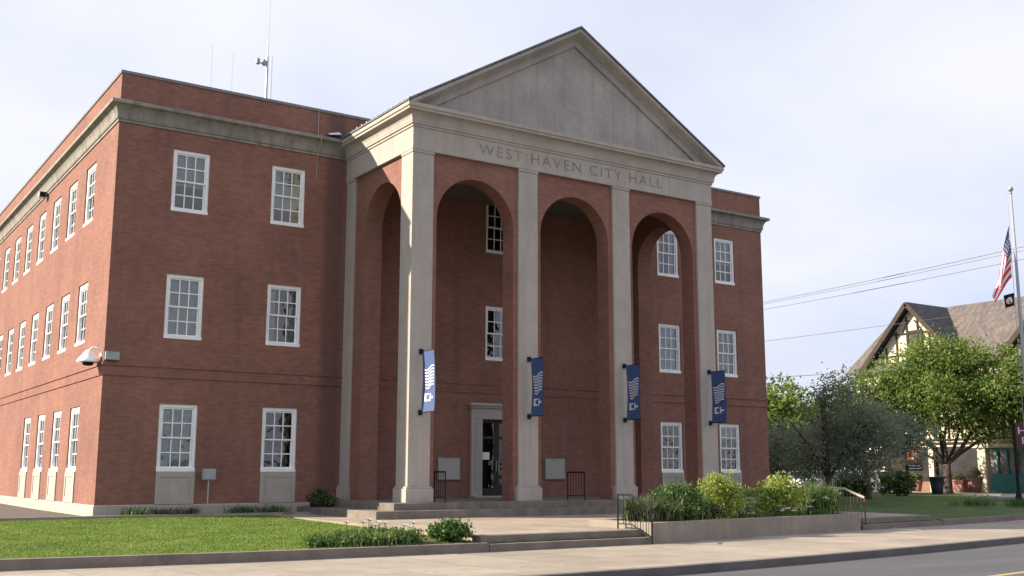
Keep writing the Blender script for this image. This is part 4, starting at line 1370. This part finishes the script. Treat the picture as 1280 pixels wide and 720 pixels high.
railing('black iron handrail on the broad steps against the planter', [(9.12, -13.62, -.34), (9.12, -12.9, -.05), (9.12, -12.4, -.05)], .80, M['black'], 7, 'black handrails at the steps')
railing('brown metal handrail on the stair at the far end of the planter', [(18.6, -12.0, -.30), (18.6, -11.3, -.05), (18.6, -10.2, -.05)], .86, M['rust'], 15, top=M['rail_pale'])

# ------------------------------------------------------------------ flagpole and flags
e = empty('flagpole', (28.45, -11.27, -.35), 'tall white flagpole with a ball on top', 'flagpole')
b = MB(); b.tube([(28.45, -11.27, -.35), (28.45, -11.27, 5), (28.45, -11.27, 11.2)], [.085, .07, .038], 12); b.build('pole', mat('pole_grey', (.30, .31, .33), .45, .05, 3), e, smooth=True)
b = MB(); b.lathe((28.45, -11.27, 11.2), [(.02, 0), (.05, .02), (.05, .06), (.02, .09)] + [(.10 * sin(t * pi / 8), .19 - .10 * cos(t * pi / 8)) for t in range(1, 9)], 14); b.build('ball', M['greybox'], e, smooth=True)
b = MB(); b.tube([(28.35, -11.18, 11.1), (28.33, -11.15, .8)], .008, 5); b.build('halyard', M['cable_grey'], e)
def limp_flag():
    e = empty('flag', (28.36, -11.2, 10.1), 'stars and stripes flag hanging limp from the flagpole', 'flag')
    # hoist 1.5 m along the halyard; fly end droops down in folds, camera sees folds side on
    H_, L_ = 1.9, 2.6
    ax = Vector((-.82, .50, 0)).normalized()        # droop direction seen to the left of the pole
    nx = Vector((.50, .82, 0))
    def pt(u, v):           # u along fly 0..1, v down the hoist 0..1
        z = 10.05 - H_ * v * (1 - .55 * u) - 2.0 * u ** 1.1
        out = (.06 + .72 * u) * (1 - .10 * v) * (.62 + .62 * v)
        fold = .13 * sin(v * 9 + u * 3) * (0.25 + u)
        p = Vector((28.36, -11.2, z)) + ax * (out + .07 * sin(v * 9 + 1.3) * u) + nx * fold
        return tuple(p)
    N, Mm = 26, 26
    parts = {'red': MB(), 'white': MB(), 'blue': MB()}
    for i in range(N):
        for j in range(Mm):
            u, v = (i + .5) / N, (j + .5) / Mm
            k = 'blue' if (u < .42 and v < 7 / 13) else ('red' if int(v * 13) % 2 == 0 else 'white')
            parts[k].poly([pt(i / N, j / Mm), pt((i + 1) / N, j / Mm), pt((i + 1) / N, (j + 1) / Mm), pt(i / N, (j + 1) / Mm)])
    parts['red'].build('red_stripes', M['red_stripe'], e, smooth=True)
    parts['white'].build('white_stripes', M['flag_white'], e, smooth=True)
    cn = parts['blue'].build('canton', M['flag_blue'], e, smooth=True)
    st = MB()
    for i in range(9):
        for j in range(6):
            if (i + j) % 2: continue
            u, v = .04 + .042 * i, .05 + .085 * j
            for s_ in (-.006, .006):
                a_, b_, c_, d_ = pt(u, v), pt(u + .018, v), pt(u + .018, v + .03), pt(u, v + .03)
                st.poly([tuple(Vector(q_) + nx * s_) for q_ in (a_, b_, c_, d_)])
    st.build('stars', M['flag_white'], cn)
limp_flag()
e = empty('small_flag', (28.36, -11.2, 7.9), 'small black flag with a white disc hung below the national flag', 'flag')
b = MB()
ax = Vector((-.82, .55, 0)).normalized(); nx = Vector((.55, .82, 0)).normalized()
def sp(u, v, s_=0): return tuple(Vector((28.38, -11.19, 7.60 - .46 * v - .10 * u)) + ax * (.04 + .38 * u) + nx * (.05 * sin(u * 9 + v * 2) + s_))
for i in range(10):
    for j in range(6): b.poly([sp(i / 10, j / 6), sp((i + 1) / 10, j / 6), sp((i + 1) / 10, (j + 1) / 6), sp(i / 10, (j + 1) / 6)])
fl = b.build('cloth', M['black'], e, smooth=True)
b = MB()
for s_ in (-.012, .012):
    b.poly([sp(.5 + .27 * cos(2 * pi * k / 20), .5 + .26 * sin(2 * pi * k / 20), s_) for k in range(20)])
b.build('disc', M['flag_white'], e)

# ------------------------------------------------------------------ overhead wires
def wire(label, a, b, sag, r=.012, name='overhead_wire'):
    A, B = Vector(a), Vector(b)
    w = MB(); w.tube([A.lerp(B, t / 16) - Vector((0, 0, sag * 4 * (t / 16) * (1 - t / 16))) for t in range(17)], r, 5)
    tag(w.build(name, M['wire'], origin=A), label, 'wire', 'overhead wires')
def ext(a, b, s=1.0, t=1.6):
    A, B = Vector(a), Vector(b); return tuple(A + (B - A) * -s), tuple(A + (B - A) * t)
for lab, a, b, r in (('upper overhead cable running from the building to the flag', (36.31, 8.03, 10.72), (30.82, -9.4, 9.88), .016),
                  ('second overhead cable close under the upper one beside the building', (36.31, 8.03, 10.62), (30.82, -9.4, 9.74), .012),
                  ('lower overhead cable between building and flag', (36.3, 8.04, 10.32), (30.66, -9.13, 9.37), .014)):
    p, q_ = ext(a, b); wire(lab, p, q_, .25, r)
wire('thin overhead wire passing behind the half-timbered gable', (30, 60, 8.3), (66, 8, 13.2), .4, .016)
wire('dark low wire running above the dark tree beside the building', (38, 30, 7.4), (50, 10, 7.7), .15, .022)
# ------------------------------------------------------------------ half-timbered shop building
tud = empty('timbered_building', (66, 15, 0), 'half-timbered cream building with steep gable and teal shopfront', 'building')
X0 = 62.0
EV = 9.3        # main eaves
Y0, Y1 = 1.0, 22.9
def flat(mb, pts): mb.poly(pts)
mb = MB()
mb.box(X0, X0 + 11, Y0, Y1, 3.5, EV)
mb.box(X0 + .35, X0 + 11, Y0 + .2, Y1 - .2, -.05, 3.5)
for (yc, hw, za) in ((17.5, 3.85, 13.75), (7.1, 2.9, 12.4)):
    mb.poly([(X0 - .02, yc - hw, EV), (X0 - .02, yc + hw, EV), (X0 - .02, yc, za - .15)])
    mb.poly([(X0 - .02, yc - hw, 3.6), (X0 - .02, yc + hw, 3.6), (X0 - .02, yc + hw, EV), (X0 - .02, yc - hw, EV)])
mb.build('wall', M['cream'], tud)
# main roof, ridge along y
mb = MB()
RX, RZ = X0 + 4.5, 14.0
ov = .5
A = [(X0 - ov, Y0 - ov, EV - .2), (X0 - ov, Y1 + ov, EV - .2), (RX, Y1 - 1.0, RZ), (RX, Y0 - ov, RZ)]
B = [(X0 + 11 + ov, Y1 + ov, EV - .2), (X0 + 11 + ov, Y0 - ov, EV - .2), (RX, Y0 - ov, RZ), (RX, Y1 - 1.0, RZ)]
Cp = [(X0 - ov, Y1 + ov, EV - .2), (X0 + 11 + ov, Y1 + ov, EV - .2), (RX, Y1 - 1.0, RZ)]
for q_ in (A, B, Cp):
    mb.poly(q_); mb.poly([(p[0], p[1], p[2] - .18) for p in q_])
mb.poly([(X0 - ov, Y0 - ov, EV - .2), (X0 - ov, Y1 + ov, EV - .2), (X0 - ov, Y1 + ov, EV - .38), (X0 - ov, Y0 - ov, EV - .38)])
rf = mb.build('roof', M['tile_brown'], tud)
def gable(yc, hw, za, zf, m):
    mb = MB(); bg_ = MB()
    xb = RX
    for sg in (-1, 1):
        q_ = [(X0 - .65, yc + sg * hw, zf), (X0 - .65, yc, za), (xb, yc, za), (xb, yc + sg * hw, zf)]
        if sg > 0: q_ = q_[::-1]
        mb.poly(q_); mb.poly([(p[0], p[1], p[2] - .16) for p in q_])
        mb.poly([q_[0], q_[3], (q_[3][0], q_[3][1], q_[3][2] - .16), (q_[0][0], q_[0][1], q_[0][2] - .16)])
        bg_.bar((X0 - .68, yc + sg * hw, zf - .16), (X0 - .68, yc, za - .16), .08, .34)
    mb.build('gable_roof', m, tud); bg_.build('bargeboard', M['timber'], tud)
gable(17.5, 4.5, 13.95, 9.0, M['tile_grey'])
gable(7.1, 3.5, 12.6, 9.0, M['tile_brown'])
# timber framing
mb = MB()
def tb(y0, z0, y1, z1, w=.2): mb.bar((X0 - .05, y0, z0), (X0 - .05, y1, z1), .08, w, up=(1, 0, 0))
for yc, hw, za in ((17.5, 3.85, 13.75), (7.1, 2.9, 12.4)):
    slope = (za - EV) / hw
    for d in np.arange(-hw + .5, hw, .95):
        top = za - .3 - abs(d) * slope
        if top > EV + .3: tb(yc + d, EV, yc + d, top, .16)
    tb(yc - hw + .7, EV + .75, yc + hw - .7, EV + .75, .2)
    tb(yc - hw, EV, yc + hw, EV, .25)
    tb(yc - hw * .42, EV + 2.35, yc + hw * .42, EV + 2.35, .2)
    for sg in (-1, 1):
        tb(yc + sg * hw * .98, EV - 2.6, yc + sg * hw * .98, EV, .2); tb(yc + sg * .95, EV + 2.35, yc + sg * .25, EV + 3.3, .14)
for y in np.arange(Y0 + .3, Y1, 1.05): tb(y, 3.6, y, EV - .3, .16)
for z in (3.7, 6.0, 7.4): tb(Y0, z, Y1, z, .2)
mb.build('timber_frame', M['timber'], tud)
def tud_window(yc, zc, w, h):
    b = MB(); 
    b.box(X0 - .12, X0 - .03, yc - w / 2 - .08, yc + w / 2 + .08, zc - h / 2 - .08, zc - h / 2); b.box(X0 - .12, X0 - .03, yc - w / 2 - .08, yc + w / 2 + .08, zc + h / 2, zc + h / 2 + .08)
    b.box(X0 - .12, X0 - .03, yc - w / 2 - .08, yc - w / 2, zc - h / 2, zc + h / 2); b.box(X0 - .12, X0 - .03, yc + w / 2, yc + w / 2 + .08, zc - h / 2, zc + h / 2)
    b.box(X0 - .11, X0 - .03, yc - .03, yc + .03, zc - h / 2, zc + h / 2); b.box(X0 - .11, X0 - .03, yc - w / 2, yc - .03, zc - .03, zc + .03); b.box(X0 - .11, X0 - .03, yc + .03, yc + w / 2, zc - .03, zc + .03)
    o = b.build('window', M['timber'], tud, origin=(X0, yc, zc))
    g_ = MB(); g_.poly([(X0 - .075, yc - w / 2, zc - h / 2), (X0 - .075, yc + w / 2, zc - h / 2), (X0 - .075, yc + w / 2, zc + h / 2), (X0 - .075, yc - w / 2, zc + h / 2)])
    g_.build('pane', mat('shop_window_pane', (.06, .065, .07), .1, .2, 1), o, origin=(X0, yc, zc))
tud_window(17.25, 11.0, 1.1, 1.5); tud_window(7.1, 10.4, 1.0, 1.3)
for yc in (3.5, 5.7, 7.2, 9.3, 12.0, 14.4, 16.6, 18.6, 20.6): tud_window(yc, 6.7, .85, 1.15)
# shopfronts
mb = MB()
mb.box(X0 + .1, X0 + .34, Y0 + .2, 12.0, -.05, 1.25); mb.box(X0 + .1, X0 + .34, Y0 + .2, 12.0, 2.85, 3.0)
for y in np.arange(Y0 + .3, 12.0, .72): mb.box(X0 + .08, X0 + .30, y, y + .09, 1.25, 2.85)
mb.build('teal_shopfront', M['teal'], tud)
mb = MB(); mb.box(X0 + .22, X0 + .33, Y0 + .2, 12.0, 1.25, 2.85)
mb.build('shop_glass', mat('shop_glazing', (.20, .18, .17), .2, .6, 2.5), tud)
mb = MB(); mb.box(X0 - .15, X0 + .3, Y0, 13.2, 3.05, 3.32); mb.build('shop_cornice', M['cream'], tud)
for ya, yb, zt_ in ((12.25, 12.85, 3.05), (16.4, 16.8, 3.3), (20.6, 21.0, 3.3)):
    mb = MB(); mb.box(X0 - .02, X0 + .36, ya, yb, -.05, zt_); mb.build('pilaster', M['cream'], tud)
mb = MB(); mb.box(X0 + .3, X0 + .345, 12.9, 20.6, .7, 3.2)
mb.build('dark_shop_window', mat('dark_shop_glazing', (.035, .03, .03), .15, .5, 1.5), tud)
mb = MB(); mb.box(X0 + .05, X0 + .34, 12.9, 20.6, -.05, .7)
mb.build('stall_riser', M['terracotta'], tud)
# ------------------------------------------------------------------ street furniture on the right
e = empty('bracket_sign', (40.3, -3.75, -.02), 'maroon sign panel with pale letters on a dark post', 'sign')
b = MB(); b.tube([(40.12, -3.5, -.05), (40.12, -3.5, 3.75)], .07, 8); b.lathe((40.12, -3.5, -.02), [(.16, 0), (.16, .2), (.08, .5)], 10); b.build('post', M['black'], e)
sdir = Vector((.55, -.83, 0)); sn = Vector((-.83, -.55, 0))
def sq(a, z, d=0): return tuple(Vector((40.12, -3.5, z)) + sdir * a + sn * d)
b = MB()
for d in (-.03, .03): b.poly([sq(.08, 2.5, d), sq(1.15, 2.5, d), sq(1.15, 3.6, d), sq(.08, 3.6, d)])
for (p, q_) in (((.08, 2.5), (1.15, 2.5)), ((1.15, 2.5), (1.15, 3.6)), ((1.15, 3.6), (.08, 3.6)), ((.08, 3.6), (.08, 2.5))):
    b.poly([sq(*p, -.03), sq(*q_, -.03), sq(*q_, .03), sq(*p, .03)])
b.build('panel', M['maroon'], e)
for s_, z, in (('HIS', 3.08), ('PT', 2.62)):
    text_mesh('lettering', s_, .46, lambda x, y, d: sq(.62 + x, z + y, .034 + d), M['print'], e, .006, width=.9 if len(s_) == 3 else .62)

e = empty('shop_sign', (53.5, 11.2, -.02), 'orange and black hanging sign board under the green tree', 'sign')
vd = Vector((.57, -.82, 0)); vn = Vector((-.82, -.57, 0))
def hq(a, z, d=0): return tuple(Vector((53.5, 12.0, z)) + vd * a + vn * d)
def slab(mb, a0, a1, z0, z1, d0, d1):
    P = [hq(a, z, d) for d in (d0, d1) for (a, z) in ((a0, z0), (a1, z0), (a1, z1), (a0, z1))]
    for f in ((0, 1, 2, 3), (7, 6, 5, 4), (0, 4, 5, 1), (1, 5, 6, 2), (2, 6, 7, 3), (3, 7, 4, 0)): mb.poly([P[i] for i in f])
b = MB(); b.tube([hq(-.35, -.05), hq(-.35, 2.9)], .06, 8); b.build('post', M['black'], e)
b = MB(); slab(b, -.3, .65, 1.95, 2.75, -.03, .03); b.build('panel', M['orange'], e)
b = MB(); slab(b, -.3, .65, 1.45, 1.93, -.03, .03); b.build('lower_panel', M['black'], e)
b = MB(); slab(b, -.2, .55, 1.56, 1.62, .034, .040); slab(b, -.2, .55, 1.74, 1.80, .034, .040)
b.poly([hq(.17 + .2 * cos(2 * pi * k / 16), 2.38 + .2 * sin(2 * pi * k / 16), .036) for k in range(16)])
b.build('print', M['print'], e)
# bins and pots
e = empty('waste_bin', (54.6, 11.0, -.02), 'dark blue tapered tub on the pavement left of the green tree trunk', 'tub')
b = MB(); b.lathe((54.6, 11.0, -.02), [(.34, 0), (.40, .5), (.46, 1.0), (.50, 1.02), (.50, 1.1), (.40, 1.1), (.38, .95)], 18); b.build('tub', M['bluepot'], e, smooth=True)
b = MB(); b.tube([(54.6, 11.0, .8), (54.58, 11.02, 2.6)], .035, 6); b.build('sapling_stem', M['leaf_mid'], e)
def pot(x, y, s, label, pl):
    e = empty('plant_pot', (x, y, -.01), label, 'plant pot', 'pots outside the shops')
    b = MB(); b.lathe((x, y, -.01), [(.20 * s, 0), (.30 * s, .5 * s), (.36 * s, .85 * s), (.40 * s, .87 * s), (.40 * s, 1.0 * s), (.33 * s, 1.0 * s)], 16); b.build('pot', M['terracotta'], e, smooth=True)
    C = np.array([x, y, s * 1.25]) + rng.normal(size=(260, 3)) * .19 * s
    V, F = leaf_quads(C, .07); mesh_obj('foliage', V, F, M[pl], e)
pot(60.6, 12.1, 1.05, 'tall terracotta pot with dark plant beside the cream shop pillar', 'leaf_dark')
pot(60.8, 16.9, .8, 'low terracotta pot left of the green tree outside the dark shop window', 'leaf_mid')
pot(60.8, 18.9, .85, 'terracotta pot farthest left along the dark shop window', 'leaf_mid')
for (ya, yb, lab) in ((13.2, 15.6, 'long terracotta trough with plants under the dark shop window'),):
    e = empty('flower_trough', (60.9, (ya + yb) / 2, -.01), lab, 'trough')
    b = MB(); b.box(60.6, 61.2, ya, yb, -.01, .75); b.box(60.55, 61.25, ya - .05, yb + .05, .75, .85); b.build('trough', M['terracotta'], e)
    C = np.stack([rng.uniform(60.6, 61.2, 500), rng.uniform(ya, yb, 500), .95 + .12 * rng.normal(size=500)], 1)
    V, F = leaf_quads(C, .07); mesh_obj('foliage', V, F, M['leaf_mid'], e)

# ------------------------------------------------------------------ parked cars, half hidden behind the trees
def car(loc, rz, paint, label):
    root = empty('parked_car', (0, 0, 0), label, 'car', 'cars parked beyond the trees')
    prof = [(-2.2, .35), (-2.25, .62), (-2.15, .86), (-1.2, .95), (-.55, 1.40), (.85, 1.44), (1.55, 1.0), (2.1, .92), (2.22, .6), (2.2, .35)]
    b = MB()
    def sec(y, k): return [(x, y * (1 - (.12 if z > 1.2 else 0)), z) for x, z in prof]
    L_, R_ = sec(-.86, 0), sec(.86, 0)
    b.poly(L_[::-1]); b.poly(R_)
    for i in range(len(prof)):
        j = (i + 1) % len(prof)
        b.poly([L_[i], L_[j], R_[j], R_[i]])
    b.build('body', paint, root, bevel=.05)
    for sg in (-1, 1):
        w = MB(); w.poly([(-1.0, sg * .868, .98), (1.25, sg * .868, 1.0), (.78, sg * .775, 1.37), (-.5, sg * .775, 1.34)]); w.build('side_window', M['carglass'], root)
    w = MB(); w.poly([(-1.22, -.7, .985), (-1.22, .7, .985), (-.62, .66, 1.39), (-.62, -.66, 1.39)]); w.build('windscreen', M['carglass'], root)
    w = MB(); w.poly([(1.57, -.7, 1.03), (1.57, .7, 1.03), (.92, .66, 1.435), (.92, -.66, 1.435)]); w.build('rear_window', M['carglass'], root)
    for x in (-1.4, 1.4):
        for sg in (-1, 1):
            t = MB(); t.lathe((x, sg * .80 - .1, .33), [(.2, 0), (.33, .02), (.33, .2), (.2, .22)], 18, axis='y'); wh = t.build('wheel', M['tyre'], root)
            r = MB(); r.lathe((x, sg * .80 - .115, .33), [(.05, 0), (.19, .01), (.19, .22), (.05, .23)], 12, axis='y'); r.build('rim', M['steel'], wh)
    for sg in (-1, 1):
        h = MB(); h.box(-2.25, -2.15, sg * .6 - .14, sg * .6 + .14, .66, .80); h.build('headlight', M['print'], root)
        h = MB(); h.box(2.13, 2.235, sg * .6 - .14, sg * .6 + .14, .68, .82); h.build('tail_light', M['red_stripe'], root)
    root.location = loc; root.rotation_euler = (0, 0, rz)
car((54.2, 14.9, -.01), R(62), M['carsilver'], 'pale silver car parked nearest the orange sign under the trees')
car((51.9, 20.6, -.01), R(75), M['carwhite'], 'white car parked farthest left behind the dark tree')
car((55.3, 19.8, -.01), R(58), M['carred'], 'dark grey car parked between the white and silver cars')

# ------------------------------------------------------------------ trees
K = 1.27
tree('broadleaf_tree', 'fresh green spreading tree in front of the half-timbered building', (56.33, 11.39, -.02), 1.9, .27,
     [(-3.2, 2.2, 5.6, .15), (2.6, -2.4, 6.4, .16), (-.6, .6, 7.6, .17), (.8, 1.6, 6.8, .14), (3.6, -4.0, 5.2, .13), (-1.0, -1.2, 6.2, .13), (-2.4, 3.2, 4.2, .11), (1.6, -.4, 7.0, .13)],
     [(e[0] * K, e[1] * K, .55 + e[2] * K, e[3] * K, e[4] * K, e[5] * K) for e in [(0, 0, 4.9, 2.9, 2.9, 2.2), (-1.6, 2.3, 4.8, 2.0, 2.1, 1.9), (1.6, -2.4, 5.0, 2.3, 2.4, 2.1), (.1, -.1, 6.5, 2.1, 2.1, 1.4), (2.4, -3.8, 4.7, 1.9, 1.9, 1.7), (3.0, -5.0, 3.9, 1.5, 1.6, 1.5), (-2.0, 3.2, 3.5, 1.6, 1.7, 1.4), (.9, -1.3, 3.0, 1.7, 1.7, .9), (-.9, 1.3, 3.1, 1.7, 1.7, .9), (2.2, -3.4, 2.9, 1.6, 1.6, 1.1), (-1.4, 2.2, 2.3, 1.1, 1.1, .7), (-2.6, 4.0, 4.3, 1.3, 1.3, 1.2)]],
     M['leaf_light'], 1900, 38, .36, .098, cat='tree', shell=.45, twigs=170)
tree('dark_tree', 'dull dark-leaved bushy tree right of the brick building', (31.6, .3, -.02), 1.2, .16,
     [(-1.3, .9, 3.6, .09), (1.2, -1.0, 3.9, .09), (.2, .3, 5.0, .10), (-.6, -.5, 4.3, .08), (.8, .9, 4.4, .08)],
     [(0.3, -.2, 3.1, 1.7, 1.7, 2.2), (-.6, .6, 2.5, 1.1, 1.1, 1.3), (1.3, -1.2, 2.8, 1.4, 1.4, 1.7), (.5, -.3, 4.9, 1.1, 1.1, 1.2), (.9, -.7, 3.8, 1.3, 1.3, 1.5), (1.2, -.9, 1.8, 1.5, 1.5, 1.0), (-.8, .7, 1.6, 1.2, 1.2, 1.0)],
     M['leaf_dark'], 470, 30, .28, .060, shell=.5, twigs=130)
tree('dark_tree', 'lower dark bushy tree between the brick building and the cars', (37.5, 8.5, -.02), .9, .14,
     [(-1.2, .9, 3.0, .08), (1.0, -1.0, 3.2, .08), (0, 0, 3.8, .08)],
     [(0, 0, 2.4, 2.0, 2.0, 1.8), (-1.2, 1.2, 2.0, 1.6, 1.6, 1.5), (1.4, -1.4, 2.1, 1.5, 1.5, 1.5)],
     M['leaf_dark'], 380, 28, .28, .065, shell=.5, twigs=80)
tree('dark_tree', 'dark bushy tree behind the stair and left of the green tree', (39.2, 4.2, -.02), 1.3, .16,
     [(-1.2, .9, 3.8, .09), (1.2, -1.0, 3.9, .09), (0, 0, 4.8, .09)],
     [(0, 0, 3.4, 2.0, 2.0, 1.9), (-1.2, 1.2, 2.9, 1.6, 1.6, 1.5), (1.4, -1.4, 3.0, 1.6, 1.6, 1.5)],
     M['leaf_dark'], 400, 28, .30, .072, shell=.5, twigs=90)
far = [((45.4, 15.9, -.02), .92, 'light', 'pale green tree nearest the brick building edge'), ((63.8, 31.5, -.02), 1.2, 'mid', 'mid green tree in the distance between brick building and timbered building'),
       ((69.3, 32.5, -.02), 1.05, 'mid', 'mid green tree far behind the parked cars'), ((75, 47, -.02), 1.25, 'mid', 'tall mid green tree farthest behind the car park'), ((56, 26, -.02), .8, 'light', 'smaller pale green tree behind the parked cars')]
for loc, s, kind, lab in far:
    tree('background_tree', lab, loc, 2.0 * s, .22 * s,
         [(-1.6 * s, 1.2 * s, 5 * s, .12), (1.6 * s, -1.2 * s, 5.4 * s, .12), (0, 0, 6.8 * s, .12)],
         [(0, 0, 4.6 * s, 2.6 * s, 2.6 * s, 3.2 * s), (-1.4 * s, 1.1 * s, 3.6 * s, 1.9 * s, 1.9 * s, 2.2 * s), (1.5 * s, -1.3 * s, 3.9 * s, 1.9 * s, 1.9 * s, 2.3 * s)],
         M['leaf_light' if kind == 'light' else 'leaf_mid'], 420, 24, .36, .15, group='background trees', twigs=60, shell=.4)
shrub('dark_bush', 'low dark bush beyond the right lawn, left of the orange sign', 46.7, 8.1, -.02, 2.4, 2.0, 1.5, M['leaf_mid'], 3200, .09)
shrub('dark_bush', 'low dark bush beyond the right lawn below the dark tree', 43.6, 8.6, -.02, 2.8, 2.0, 1.35, M['leaf_mid'], 3200, .09)
# flowers and low plants on the right lawn
strap_clump('lawn_flowers', 'small clump of pale blooms on the shaded lawn below the green tree', [(34.2 + random.uniform(-1, 1), -5.2 + random.uniform(-.6, .6), -.06) for _ in range(8)], .35, .03, 220, M['leaf_bed'], .6, flowers=16, cat='flowers')
strap_clump('lawn_plants', 'dark green low planting on the shaded right lawn', [(36.5 + random.uniform(-1.6, 1.6), -6.0 + random.uniform(-.5, .5), -.08) for _ in range(14)], .42, .03, 460, M['leaf_bed'], .7)
